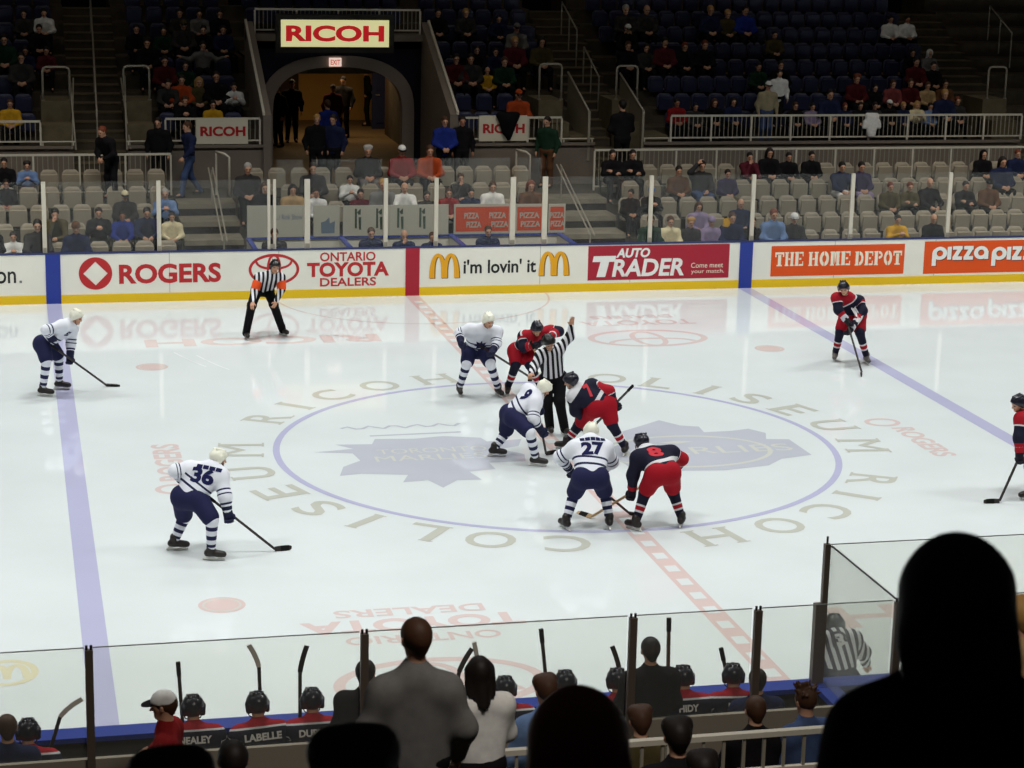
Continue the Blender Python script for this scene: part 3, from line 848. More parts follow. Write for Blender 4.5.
on_ice(merge(*P), ICE_YL, 'ice_emblem'); on_ice(ring2d(-8.78, -8.7, .36, .42, .09, 40), ICE_YL, 'ice_emblem')
# leaf crests either side of the centre spot
leaf_a = [(-3.95, .30), (-3.3, .42), (-3.55, .72), (-2.95, .66), (-2.85, .98), (-2.2, .90), (-1.7, 1.0), (-1.1, .80), (-1.05, .55), (-.45, .62), (-.6, .20), (-.95, .05), (-.62, -.30), (-.70, -.72), (-1.3, -.72), (-1.28, -1.10), (-1.72, -1.18), (-1.62, -1.66), (-2.0, -1.62), (-2.3, -2.0), (-2.45, -1.55), (-2.85, -1.62), (-2.7, -1.22), (-3.4, -1.05), (-3.75, -1.12), (-3.62, -.62), (-3.3, -.30), (-3.35, .15)]
on_ice(poly2d(leaf_a), ICE_LG, 'leaf_crest', 0.002)
ice_text('TORONTO', -2.95, -1.15, .02, .30, ICE_CR, False, .0, .003); ice_text('MARLIES', -3.05, -1.25, -.42, -.10, ICE_CR, False, .0, .003)
sq = [(-3.3 + .12 * k, 1.72 + .10 * math.sin(k * 1.9)) for k in range(18)]
on_ice(merge(stroke2d(sq, .07), stroke2d([(-2.9, 1.18), (-1.35, 1.22)], .07)), ICE_LG, 'ice_script', 0.002)
leaf_b = [(.75, -.25), (1.25, .20), (1.35, .85), (1.75, 1.15), (2.2, 1.50), (2.45, 1.1), (2.75, .98), (2.72, .60), (3.2, .62), (3.55, .72), (3.75, .40), (3.62, .02), (4.0, -.05), (4.02, -1.05), (3.45, -1.20), (3.1, -1.55), (2.3, -1.72), (1.4, -1.62), (.85, -1.35)]
on_ice(poly2d(leaf_b), ICE_LG, 'leaf_crest', 0.002)
on_ice(ring2d(2.05, -.52, 1.45, .98, .08, 60), ICE_CR, 'crest_ring', 0.003)
ice_text('MARLIES', 1.0, 3.85, -.72, -.30, ICE_CR, False, .0, .003)
on_ice(poly2d([(1.75, .05), (2.05, .12), (2.35, .05), (2.05, -.05)]), ICE_CR, 'crest_ring', 0.003)
# fresh skate tracks
tr = [stroke2d([(x + .5 * t, y - 1.6 * t + .3 * t * t) for t in np.linspace(0, 1, 8)], .02) for x, y in ((-5.6, 7.9), (-5.2, 7.6))]
on_ice(merge(*tr), ice_material('ice_scratch', (.93, .95, .95, 1)), 'skate_track', 0.003)

# ================================================================== rails, signs
def railing(name, x0, x1, y, z0, z1, label, step=1.05, bal=0.12, panel=False, endl=True):
    t = empty(name, ((x0 + x1) / 2, y, z0), label, 'railing')
    MB().box(x0, x1, y - .025, y + .025, z1 - .05, z1).build('top_rail', WHITE_MET, t)
    MB().box(x0, x1, y - .018, y + .018, z0 + .08, z0 + .115).build('bottom_rail', WHITE_MET, t)
    n = max(1, round((x1 - x0) / step))
    for i in range(n + 1):
        x = x0 + (x1 - x0) * i / n
        MB().box(x - .022, x + .022, y - .022, y + .022, z0, z1 - .05).build('post', WHITE_MET, t)
    b = MB(); k = int((x1 - x0) / bal)
    for i in range(1, k): x = x0 + (x1 - x0) * i / k; b.box(x - .009, x + .009, y - .009, y + .009, z0 + .1, z1 - .04)
    o = b.build('baluster_grille', GREY_MET, t)
    return t
railing('railing', -22, -4.80, 18.95, 1.4, 2.42, 'pale steel railing behind the grey seats beside the red ring advert')
railing('railing', 5.75, 24, 18.95, 1.4, 2.44, 'pale steel railing behind the long rows of grey seats')
railing('railing', -22, -7.82, 20.13, 2.47, 3.08, 'short pale front rail of the upper bowl by the yellow shirted child')
railing('railing', -4.83, -2.52, 20.13, 2.47, 3.13, 'pale front rail of the upper bowl carrying the whole white banner')
railing('railing', 2.52, 5.18, 20.13, 2.47, 3.13, 'pale front rail of the upper bowl carrying the half covered white banner')
railing('railing', 8.10, 17.95, 20.13, 2.47, 3.16, 'long pale front rail below the crowded upper bowl seats')
railing('railing', -2.2, 2.2, 23.95, 4.9, 5.56, 'pale balcony rail above the tunnel arch', bal=.11)
for x0, x1, w in ((-7.82, -7.0, 'left of the black coated walker'), (-5.78, -5.1, 'beside the standing man in black'), (5.2, 6.05, 'below the grey stair panel'), (7.35, 8.1, 'beside the red coated spectator')):
    t = empty('kerb_rail', ((x0 + x1) / 2, 20.13, 2.47), 'low bar across a landing block ' + w, 'railing', None)
    MB().tube([(x0, 20.13, 2.56), (x1, 20.13, 2.56)], .018).build('bar', WHITE_MET, t)
    for x in (x0 + .05, x1 - .05): MB().box(x - .015, x + .015, 20.115, 20.145, 2.47, 2.56).build('foot', WHITE_MET, t)
RED_SIGN = mat('sign_red', rgb(176, 26, 34), 0.5, 0.3)
BANNER = mat('banner_cloth', rgb(214, 206, 186), 0.8, 0.1)
for (u0, u1, v0, v1, lab) in ((196, 248, 118, 144, 'white banner with red capitals hung whole on the upper front rail'), (479, 527, 115.5, 141, 'white banner with red capitals half hidden by a black coat')):
    a = at_y(u0, (v0 + v1) / 2, 20.06); c = at_y(u1, (v0 + v1) / 2, 20.06)
    z1 = at_y((u0 + u1) / 2, v0, 20.06)[2]; z0 = at_y((u0 + u1) / 2, v1, 20.06)[2]
    t = empty('banner', ((a[0] + c[0]) / 2, 20.06, z0), lab, 'banner')
    MB().box(a[0], c[0], 20.055, 20.075, z0, z1).build('banner_cloth', BANNER, t)
    x0, x1 = a[0] + .08 * (c[0] - a[0]), c[0] - .05 * (c[0] - a[0]); zz0, zz1 = z0 + .30 * (z1 - z0), z0 + .68 * (z1 - z0)
    v, f = text_on('RICOH', lambda x, y: (x0 + (x1 - x0) * x, 20.05, zz0 + (zz1 - zz0) * y), .04)
    mesh_obj('lettering', v, f, RED_SIGN, t)
# black coat hung over the second banner
bl = Blob(0.025, 0.06)
cx = at_y(508, 120, 20.0)[0]
bl.cap((cx, 19.98, 3.05), (cx, 19.98, 2.72), .16, .10)
bl.cap((cx - .22, 20.0, 3.18), (cx + .22, 20.0, 3.18), .09).cap((cx - .18, 19.98, 3.1), (cx - .08, 19.98, 2.75), .09, .07).cap((cx + .18, 19.98, 3.1), (cx + .02, 19.98, 2.6), .09, .06)
v, f = bl.mesh(); tag(mesh_obj('hanging_coat', v, f, mat('black_cloth', rgb(16, 15, 18), .9, .1), smooth=True), 'black coat draped over the rail in front of the half covered banner', 'coat')
# lit sign above the arch
a = at_y(281, 33, 23.72); c = at_y(389, 33, 23.72); z1 = at_y(335, 20, 23.72)[2]; z0 = at_y(335, 47, 23.72)[2]
t = empty('illuminated_sign', ((a[0] + c[0]) / 2, 23.72, z0), 'large lit cream sign with red capitals above the tunnel arch', 'sign')
MB().box(a[0] - .14, c[0] + .14, 23.74, 23.92, z0 - .16, z1 + .14).build('sign_case', mat('sign_case_metal', rgb(40, 37, 34), .6), t)
MB().box(a[0], c[0], 23.72, 23.76, z0, z1).build('light_panel', mat('sign_glow', rgb(208, 204, 150), .5, emit=0.85), t)
w = c[0] - a[0]; h = z1 - z0
v, f = text_on('RICOH', lambda x, y: (a[0] + w * (.045 + .91 * x), 23.715, z0 + h * (.2 + .6 * y)), .04)
mesh_obj('lettering', v, f, mat('sign_glow_red', rgb(180, 24, 30), .5, emit=0.75), t)
a = at_y(329.5, 62, 23.8); c = at_y(341.5, 62, 23.8); z1 = at_y(335, 58, 23.8)[2]; z0 = at_y(335, 66.5, 23.8)[2]
t = empty('exit_sign', ((a[0] + c[0]) / 2, 23.82, z0), 'small lit exit sign on top of the tunnel arch', 'sign')
MB().box(a[0], c[0], 23.80, 23.89, z0, z1).build('sign_case', mat('exit_glow', rgb(235, 205, 190), .5, emit=0.9), t)
w = c[0] - a[0]; h = z1 - z0
v, f = text_on('EXIT', lambda x, y: (a[0] + w * (.1 + .8 * x), 23.795, z0 + h * (.2 + .6 * y)), .02)
mesh_obj('lettering', v, f, mat('exit_red', rgb(190, 60, 50), .5, emit=0.5), t)

# guard hoops on the landing blocks and sloping stair rails
def hoop(u0, u1, v0, v1, Y, lab):
    a = at_y(u0, v1, Y); b_ = at_y(u0, v0, Y); c = at_y(u1, v0, Y); d = at_y(u1, v1, Y); r = .09
    pts = [a, (a[0], Y, b_[2] - r), (a[0] + r * .3, Y, b_[2] - r * .3), (a[0] + r, Y, b_[2]), (c[0] - r, Y, b_[2]), (c[0] - r * .3, Y, b_[2] - r * .3), (c[0], Y, b_[2] - r), (c[0], Y, a[2])]
    pts[0] = (a[0], Y, 3.45); pts[-1] = (c[0], Y, 3.45)
    t = empty('guard_hoop', ((a[0] + c[0]) / 2, Y, 3.45), lab, 'railing')
    MB().tube(pts, .028).build('hoop_tube', GREY_MET, t, True)
    for x in (a[0], c[0]): MB().tube([(x, Y, 3.45), (x, Y, 3.47)], .05).build('base_flange', GREY_MET, t)
hoop(43, 69, 67, 96, 21.2, 'rounded steel guard hoop on the landing block nearest the yellow shirted child')
hoop(124, 149, 66, 96, 21.2, 'rounded steel guard hoop on the landing block beside the standing man in black')
hoop(539, 562, 64, 96, 21.2, 'rounded steel guard hoop on the landing block above the dark green jacket')
hoop(616, 638, 66, 96, 21.2, 'rounded steel guard hoop on the landing block by the red coated spectator')
hoop(987, 1007, 67, 96, 21.2, 'rounded steel guard hoop at the far stairway of the upper bowl')
def stair_rail(pts, lab, panel=None):
    P = [at_y(u, v, Y) for u, v, Y in pts]
    t = empty('stair_railing', P[-1], lab, 'railing')
    MB().tube(P, .025).build('handrail', GREY_MET, t, True)
    return t, P
for u0, u1, lab in ((72.5, 76, 'sloping double handrail on the side of the stairway with the black coated walker'), (121.5, 127, 'sloping double handrail beside the standing man in black')):
    t, P = stair_rail([(u0 - 3 if u0 < 100 else u0 + 3, 76, 21.6), (u1, 150, 20.0)], lab)
    Q = [P[0] + A(.12 if u0 < 100 else -.12, 0, 0), P[1] + A(-.1 if u0 < 100 else .1, 0, 0)]
    MB().tube([P[0] + A(.09, 0, -.05), P[1] + A(-.09, 0, .02)] if u0 < 100 else [P[0] + A(-.09, 0, -.05), P[1] + A(.09, 0, .02)], .02).build('second_rail', GREY_MET, t, True)
for (p, lab) in (([(568, 72, 21.8), (589, 111, 20.1)], 'sloping steel panel rail above the dark green jacket'), ([(620, 73, 21.8), (643, 110, 20.1)], 'sloping steel panel rail beside the black coated stair climber')):
    t, P = stair_rail(p, lab)
    a, b_ = P
    MB().prism([a, b_, (b_[0], b_[1], 2.2), (a[0], a[1], 2.9)], A(.02, 0, 0)).build('grille_panel', mat('rail_panel_mesh', rgb(118, 110, 92), .7, .2), t)
    MB().box(b_[0] - .02, b_[0] + .04, b_[1] - .03, b_[1] + .01, 2.0, b_[2]).build('post', GREY_MET, t)
def slope(u, v, h):                                   # point above the stair slope
    d = ray(u, v); n = A(0, -.453, 1); c0 = 2.28 + h - .453 * 20.9
    s = (c0 - CAM_C @ n) / (d @ n); return CAM_C + s * d
for p, posts, lab in (([(90, -6), (94, 60), (97, 118)], 3, 'long central handrail up the stairway above the black coated walker'), ([(562, 2), (577, 30)], 3, 'upper central handrail of the steep stairway right of the arch'), ([(584, 47), (599, 77)], 3, 'lower central handrail of the steep stairway right of the arch'), ([(990, 6), (1012, 33)], 3, 'central handrail of the far stairway of the upper bowl')):
    P = [slope(u, v, 0.9) for u, v in p]
    t = empty('handrail', P[-1] - A(0, 0, .9), lab, 'railing')
    MB().tube(P, .024).build('rail_tube', GREY_MET, t, True)
    for i in range(posts):
        q = P[0] + (P[-1] - P[0]) * i / (posts - 1)
        MB().tube([q - A(0, 0, 1.0), q], .02).build('post', GREY_MET, t)
# handrails of the lower stairs
for x, lab in ((-3.95, 'slim double handrail in the middle of the stairs by the grey wall'), (4.55, 'slim double handrail on the stairs at the end of the orange banner')):
    t = empty('handrail', (x, 15.5, .5), lab, 'railing')
    for dx in (-.05, .05):
        MB().tube([(x + dx, 14.6, .85 + .15), (x + dx, 17.9, 2.2)], .018).build('rail_tube', GREY_MET, t)
    for y in (14.8, 17.6): MB().tube([(x, y, .32 * (y - 14.1)), (x, y, 1.02 + .39 * (y - 14.6))], .02).build('post', GREY_MET, t)
for u, v0, v1, Y, lab in ((229, 154, 196, 18.6, 'white end post rail at the grey wall left of the penalty box'), (530, 152, 178, 19.4, 'pale end rail beside the dark green jacketed man')):
    a = at_y(u, v0, Y); b_ = at_y(u, v1, Y); w = .28
    b_[2] = 1.4
    t = empty('end_rail', b_, lab, 'railing')
    MB().tube([(a[0], Y, b_[2]), (a[0], Y, a[2] - .08), (a[0] - .1, Y, a[2]), (a[0] - w, Y + .3, a[2] + .02)], .03).build('rail_tube', WHITE_MET, t, True)
    MB().tube([(a[0] - w, Y + .3, b_[2]), (a[0] - w, Y + .3, a[2] + .02)], .025).build('post', WHITE_MET, t)

# ---- penalty boxes across the ice
PB = mat('penalty_white', rgb(205, 200, 186), .5, .3)
t = empty('penalty_box', (.3, 15.2, 0), 'white walled penalty and officials boxes with blue trim behind the far boards', 'penalty box')
MB().box(-3.39, 3.95, 15.2, 15.28, 0.05, .92).build('back_wall', PB, t)
MB().box(-3.39, 3.95, 15.17, 15.3, .92, .98).build('cap_rail', BLUE_CAP, t)['label'] = 'blue trim'
for x in (-3.36, -1.25, 1.33, 3.9):
    p = MB().prism([(x - .03, 13.15, .05), (x - .03, 15.2, .05), (x - .03, 15.2, .92), (x - .03, 13.15, .92)], A(.06, 0, 0)).build('side_wall', PB, t)
    MB().box(x - .05, x + .05, 13.14, 15.2, .92, .97).build('cap_rail', BLUE_CAP, p)['label'] = 'blue trim'
for x0, x1 in ((-3.2, -1.4), (-1.1, 1.2), (1.5, 3.75)):
    b_ = empty('bench', ((x0 + x1) / 2, 14.3, .05), {-3.2: 'plain bench in the first penalty box', -1.1: 'plain bench under the three seated men in dark suits', 1.5: 'plain bench under the man in the navy jacket'}[x0], 'bench')
    MB().box(x0, x1, 14.1, 14.5, .42, .47).build('seat', CONC, b_)
    for x in (x0 + .1, x1 - .1): MB().box(x - .03, x + .03, 14.15, 14.45, .05, .42).build('leg', BLACK, b_)
ORG_B = mat('banner_orange', rgb(196, 66, 26), .7, .1)
GRN_B = mat('banner_green', rgb(44, 66, 48), .7, .1)
GRY_B = mat('banner_grey_blue', rgb(96, 112, 128), .7, .1)
BAN_W = mat('banner_white', rgb(176, 172, 158), .8, .1)
def box_banner(u0, u1, v0, v1, m, lab):
    Y = 15.1
    a = at_y(u0, (v0 + v1) / 2, Y); c = at_y(u1, (v0 + v1) / 2, Y); z1 = at_y((u0 + u1) / 2, v0, Y)[2]
    t = empty('banner', ((a[0] + c[0]) / 2, Y + .04, .98), lab, 'banner')
    MB().box(a[0], c[0], Y + .06, Y + .10, .98, z1).build('banner_cloth', m, t)
    return t, a[0], c[0], .98, z1, Y + .055
t, x0, x1, z0, z1, Y = box_banner(247.5, 305, 206, 236, BAN_W, 'pale banner with small grey print in the first penalty box')
v, f = text_on('...l Rink Show', lambda x, y: (x0 + (x1 - x0) * (.5 + .46 * x), Y, z0 + (z1 - z0) * (.55 + .17 * y)), 0); mesh_obj('print', [tuple(q) for q in v], f, GRY_B, t)
t, x0, x1, z0, z1, Y = box_banner(314, 340, 206, 236, BAN_W, 'small pale banner with a grey blue emblem beside the first penalty box')
W_ = x1 - x0; H_ = z1 - z0
mesh_obj('emblem', [(x0 + W_ * a, Y, z0 + H_ * b) for a, b in ((.3, .1), (.8, .1), (.82, .5), (.62, .42), (.6, .62), (.45, .5), (.28, .45))], [list(range(7))], GRY_B, t)
t, x0, x1, z0, z1, Y = box_banner(343.5, 449, 205.5, 235.5, BAN_W, 'broad white banner with four dark green marks behind the suited men')
W_ = x1 - x0; H_ = z1 - z0
for q in (.11, .31, .51, .72):
    e = [poly2d([(x0 + W_ * (q + a), z0 + H_ * b) for a, b in pts]) for pts in (((0, .25), (.02, .25), (.02, .9), (0, .9)), ((.02, .78), (.055, .9), (.055, .7), (.035, .7)), ((.04, .2), (.06, .2), (.06, .62), (.035, .62), (.035, .5)))]
    v, f = merge(*e); mesh_obj('emblem', [(x, Y, z) for x, z in v], f, GRN_B, t)
for a, b_, lab in ((454.5, 511, 'orange banner with white slogan beside the man in the navy jacket'), (516, 544, 'short orange banner with white slogan at the glass door'), (549, 566, 'narrow orange banner end by the lower stairs')):
    t, x0, x1, z0, z1, Y = box_banner(a, b_, 204.5, 234, BAN_W, lab)
    W_ = x1 - x0; H_ = z1 - z0
    mesh_obj('print', [(x0 + .04, Y, z0 + .06), (x1 - .04, Y, z0 + .06), (x1 - .04, Y, z1 - .06), (x0 + .04, Y, z1 - .06)], [[0, 1, 2, 3]], ORG_B, t)
    reps = {454.5: ((.18, .44), (.62, .92)), 516: ((.15, .85),), 549: ((.1, .9),)}[a]
    for q0, q1 in reps:
        for txt, y0, dx in (('PIZZA', .52, 0), ('PIZZA', .22, .04)):
            v, f = text_on(txt, lambda x, y: (x0 + W_ * (q0 + dx + (q1 - q0) * x), Y - .006, z0 + H_ * (y0 + .2 * y)), .03); mesh_obj('lettering', v, f, BAN_W, t)

# ================================================================== seats
SEAT_G = mat('grey_seat_plastic', rgb(152, 142, 124), .55, .3, noise=.05, nscale=6)
SEAT_GD = mat('grey_seat_shadow_plastic', rgb(112, 104, 92), .55, .3)
SEAT_N = mat('navy_seat_plastic', rgb(44, 48, 78), .45, .4)
def shell(y, z0, z1, lean, w, t=.03, n=6):
    """curved seat back: rounded top corners, slightly dished"""
    b = MB(); cols = 7; V0 = []; V1 = []
    for i in range(n + 1):
        q = i / n; hw = w * (1 if q < .72 else math.sqrt(max(.25, 1 - ((q - .72) / .36) ** 2)))
        for j in range(cols):
            s = -1 + 2 * j / (cols - 1)
            yy = y + lean * q + .035 * (s * s - .5) * -1
            V0.append((hw * s, yy, z0 + (z1 - z0) * q)); V1.append((hw * s, yy + t, z0 + (z1 - z0) * q))
    N = len(V0); F = []
    for i in range(n):
        for j in range(cols - 1):
            a = i * cols + j; F += [(a, a + 1, a + 1 + cols, a + cols), (N + a, N + a + cols, N + a + 1 + cols, N + a + 1)]
    ed = [j for j in range(cols)] + [cols - 1 + cols * i for i in range(1, n + 1)] + [n * cols + j for j in range(cols - 2, -1, -1)] + [cols * i for i in range(n - 1, 0, -1)]
    for k in range(len(ed)): a, c = ed[k], ed[(k + 1) % len(ed)]; F.append((a, N + a, N + c, c))
    return b.add(V0 + V1, F)
def make_seat(folded):
    t = empty('grandstand_seat'); t['category'] = 'seat'
    shell(0.0, .42, .86, .08, .205).build('backrest', SEAT_G, t, True)
    if folded: MB().hexa([(-.19, -.10, .40), (.19, -.10, .40), (.19, -.03, .40), (-.19, -.03, .40), (-.185, -.13, .76), (.185, -.13, .76), (.185, -.075, .78), (-.185, -.075, .78)]).build('seat_pan', SEAT_G, t)
    else: MB().box(-.2, .2, -.44, -.03, .38, .43).build('seat_pan', SEAT_G, t)
    MB().box(-.225, -.205, -.08, .03, 0, .5).box(.205, .225, -.08, .03, 0, .5).box(-.225, .225, -.02, .02, .36, .40).build('stand', mat('seat_stand_metal', rgb(70, 66, 60), .5), t)
    return t
def make_navy(folded):
    t = empty('stadium_seat'); t['category'] = 'seat'
    b = shell(0.0, .42, .82, .08, .215)
    o = b.build('backrest', SEAT_N, t, True)
    (MB().hexa([(-.19, -.10, .40), (.19, -.10, .40), (.19, -.03, .40), (-.19, -.03, .40), (-.185, -.13, .74), (.185, -.13, .74), (.185, -.075, .76), (-.185, -.075, .76)]) if folded else MB().box(-.2, .2, -.44, -.03, .38, .43)).build('seat_pan', SEAT_N, t)
    return t
PROTO = {}
def put_seat(kind, folded, x, y, z, label, group):
    key = (kind, folded)
    if key not in PROTO:
        PROTO[key] = o = make_seat(folded) if kind == 'grey' else make_navy(folded)
    else: o = copy_tree(PROTO[key])
    o.location = (x, y, z); o['label'] = label; o['group'] = group
    return o
ORD = ['first', 'second', 'third', 'fourth', 'fifth', 'sixth', 'seventh', 'eighth', 'ninth', 'tenth', 'eleventh', 'twelfth', 'thirteenth', 'fourteenth', 'fifteenth', 'sixteenth', 'seventeenth', 'eighteenth', 'nineteenth', 'twentieth', 'twenty first', 'twenty second', 'twenty third', 'twenty fourth', 'twenty fifth', 'twenty sixth', 'twenty seventh']
def fill_row(x0, x1, taken, pitch=.5):
    """seat places between x0 and x1 that keep a seat under every sitter"""
    out = []
    pts = sorted(taken); use = []
    for p in pts:
        if x0 <= p <= x1 and (not use or p - use[-1] > .40): use.append(p)
    edges = [x0 - pitch / 2] + use + [x1 + pitch / 2]
    for i in range(len(edges) - 1):
        a, b_ = edges[i], edges[i + 1]
        n = int(round((b_ - a) / pitch)) - 1
        if i == 0 and not use: n = int(round((b_ - a) / pitch)) - 1
        for k in range(1, n + 1): out.append((a + (b_ - a) * k / (n + 1), False))
        if i < len(edges) - 2: out.append((b_, True))
    return out

# ================================================================== people
SKIN = [mat('skin_a', rgb(196, 148, 120), .6, .3), mat('skin_b', rgb(170, 118, 92), .6, .3), mat('skin_c', rgb(120, 80, 60), .6, .3)]
EYE_M = mat('eye_dark', rgb(30, 22, 20), .3, .4); LIP_M = mat('lip_red', rgb(150, 84, 76), .6, .3)

def frame_of(face, up):
    f = nrm(face); u = nrm(np.asarray(up) - f * (np.asarray(up) @ f)); return f, u, np.cross(f, u)
def add_hand(B, w, d, n, curl=.6, sc=1.0, side=1, glove=0.0, g=9):
    """palm, four fingers of their own lengths with two bends, thumb off the side of the palm"""
    d = nrm(d); n = nrm(n - d * (n @ d)); s = np.cross(d, n) * side
    r = .024 * sc + glove
    for o in (-.022, 0, .022): B.cap(w + s * o * sc, w + d * .075 * sc + s * o * 1.1 * sc, r * .85, r * .8, g, .015)
    for i, L in enumerate((.066, .078, .072, .055)):
        o = (-.033 + .022 * i) * sc * (1 + glove * 12)
        b = w + d * .085 * sc + s * o
        a1 = curl * .9; a2 = curl * 2.0
        p1 = b + (d * math.cos(a1) + n * math.sin(a1)) * L * .5 * sc
        p2 = p1 + (d * math.cos(a2) + n * math.sin(a2)) * L * .5 * sc
        rf = .0095 * sc + glove * .6
        B.cap(b - d * .012, p1, rf * 1.05, rf, g, .005).cap(p1, p2, rf, rf * .9, g, .004)
    t0 = w + d * .022 * sc - s * .032 * sc; t1 = t0 + (d * .6 - s * .75 + n * .2) * .042 * sc
    t2 = t1 + (d * .85 - s * .1 + n * .45) * .032 * sc
    B.cap(t0, t1, .0135 * sc + glove * .6, .0115 * sc + glove * .6, g, .008).cap(t1, t2, .0115 * sc + glove * .6, .010 * sc + glove * .5, g, .004)

def add_head(B, c, f, u, r, sc=1.0):
    k = .02
    B.ell(c + u * .028 * sc - f * .012 * sc, [r * .079 * sc, f * .100 * sc, u * .098 * sc], 1, k)
    B.cap(c - u * .015 * sc + f * .025 * sc, c - u * .085 * sc + f * .052 * sc, .066 * sc, .036 * sc, 1, k)
    B.cap(c + u * .005 * sc + f * .085 * sc, c - u * .03 * sc + f * .108 * sc, .011 * sc, .015 * sc, 1, .012)      # nose
    B.cap(c + u * .024 * sc + f * .078 * sc - r * .036 * sc, c + u * .024 * sc + f * .078 * sc + r * .036 * sc, .014 * sc, None, 1, .015)   # brow
    for s in (-1, 1): B.cap(c + r * s * .080 * sc - u * .022 * sc - f * .006 * sc, c + r * s * .086 * sc + u * .018 * sc - f * .012 * sc, .011 * sc, .014 * sc, 1, .008)   # ears
def face_midx(V, Fq, c, f, u, r, sc=1.0):
    C = V[Fq].mean(1); m = np.zeros(len(Fq), int); q = C - c
    x = q @ r; y = q @ u; z = q @ f
    for s in (-1, 1): m[(((x - s * .034 * sc) / (.017 * sc)) ** 2 + ((y - .004 * sc) / (.010 * sc)) ** 2 < 1) & (z > .03 * sc)] = 1
    m[((x / (.028 * sc)) ** 2 + ((y + .058 * sc) / (.009 * sc)) ** 2 < 1) & (z > .03 * sc)] = 2
    return m

def make_body(J, parent, skin, h=.014, hands=(True, True), sc=1.0, curl=(.5, .5), palm=(None, None)):
    """one continuous body: head, neck, trunk, arms with fingered hands, legs and feet"""
    f, u, r = J['f'], J['u'], J['r']
    B = Blob(h, .03)
    add_head(B, J['head'], f, u, r, sc)
    B.cap(J['head'] - u * .06 * sc - f * .02 * sc, J['neck'], .054 * sc, .064 * sc, 2)
    B.cap(J['neck'], J['pel'], .09 * sc, .105 * sc, 3)
    for s in 'lr':
        B.cap(J['neck'], J['s' + s], .06 * sc, .055 * sc, 3)
        B.cap(J['s' + s], J['e' + s], .05 * sc, .040 * sc, 4); B.cap(J['e' + s], J['h' + s], .038 * sc, .026 * sc, 4)
        B.cap(J['pel'], J['hip' + s], .10 * sc, .10 * sc, 3)
        B.cap(J['hip' + s], J['k' + s], .085 * sc, .055 * sc, 5); B.cap(J['k' + s], J['a' + s], .05 * sc, .034 * sc, 5)
        B.cap(J['a' + s], J['a' + s] + J['t' + s] * .13 * sc - A(0, 0, .04 * sc), .034 * sc, .026 * sc, 5)
    for i, s in enumerate('lr'):
        if hands[i]:
            d = nrm(J['h' + s] - J['e' + s]); n = palm[i] if palm[i] is not None else nrm(J['pel'] - J['h' + s])
            add_hand(B, J['h' + s], d, n, curl[i], sc, 1 if i else -1)
    V, Fq = B.mesh()
    return mesh_obj('body', V, Fq, [skin, EYE_M, LIP_M], parent, True, face_midx(V, Fq, J['head'], f, u, r, sc))

def garment(B, name, m, parent, J=None, arm_groups=(), side=False, plain=()):
    V, Fq = B.mesh()
    o = mesh_obj(name, V, Fq, m, parent, True)
    if J is not None:
        g, t = B.nearest(V)
        ax = J['pel'] - J['neck']; L = ax @ ax
        set_attr(o, 'band_t', ((V - J['neck']) @ ax) / L)
        arm = np.isin(g, arm_groups).astype(float)
        set_attr(o, 'is_arm', arm)
        set_attr(o, 'band_a', np.where(np.isin(g, (11, 13)), t, np.where(np.isin(g, (12, 14)), 1 + t, 0)) * np.where(np.isin(g, plain), 0, 1))
        if side: set_attr(o, 'side', (V - J['neck']) @ nrm(J['sr'] - J['sl']) + 5)
    return o

def jersey(J, parent, m, bulk=1.0, h=.018, name='jersey', side=False, sc=1.0, hem=-.035, collar=True, plain=(), waist_r=.125):
    B = Blob(h, .07); b = bulk * sc
    ax = nrm(J['pel'] - J['neck']); w = nrm(J['sr'] - J['sl']); hw = nrm(J['hipr'] - J['hipl'])
    waist = J['pel'] + ax * hem
    B.cap(J['neck'] + ax * .05, waist, .13 * b, waist_r * b, 10)
    for s, q in (('l', -1), ('r', 1)):
        B.cap(J['s' + s] * .75 + J['neck'] * .25 + ax * .05, waist + hw * q * .08, .115 * b, .115 * b, 10)
        B.cap(J['neck'], J['s' + s], .08 * b, .10 * b, 10)
        B.cap(J['s' + s], J['e' + s], .098 * b, .082 * b, 11 if s == 'l' else 13)
        B.cap(J['e' + s], J['e' + s] + (J['h' + s] - J['e' + s]) * .88, .080 * b, .060 * b, 12 if s == 'l' else 14)
    if collar: B.cap(J['neck'], J['neck'] + (J['head'] - J['neck']) * .25, .085 * sc, .075 * sc, 10, .03)
    return garment(B, name, m, parent, J, (11, 12, 13, 14), side, plain)
def legs_cloth(J, parent, m, name, upto, r0, r1, r2=None, h=.018, sc=1.0):
    """upto < 1: shorts ending on the thigh; 2: trousers to the ankle"""
    B = Blob(h, .05)
    dz = A(0, 0, -.035) if upto < 1.2 else A(0, 0, 0)
    B.cap(J['hipl'] + dz, J['hipr'] + dz, r0 * 1.06 * sc, None, 0); B.cap(J['pel'], J['pel'] + (J['neck'] - J['pel']) * .10, .13 * sc, .11 * sc, 0)
    for s in 'lr':
        if upto < 1.2: B.cap(J['hip' + s], J['hip' + s] + (J['k' + s] - J['hip' + s]) * upto, r0 * sc, r1 * sc, 0)
        else:
            B.cap(J['hip' + s], J['k' + s], r0 * sc, r1 * sc, 0); B.cap(J['k' + s], J['a' + s] - A(0, 0, .03), r1 * sc, r2 * sc, 0)
    return garment(B, name, m, parent)
def shoes(J, parent, m, name='shoe', sc=1.0, h=.014):
    for s in 'lr':
        B = Blob(h, .025); a = J['a' + s]; t = J['t' + s]
        B.cap(a - A(0, 0, .055 * sc) - t * .05 * sc, a - A(0, 0, .065 * sc) + t * .17 * sc, .042 * sc, .036 * sc).cap(a, a - A(0, 0, .05 * sc), .045 * sc)
        V, Fq = B.mesh(); V[:, 2] = np.maximum(V[:, 2], a[2] - .10 * sc)
        mesh_obj(name, V, Fq, m, parent, True)
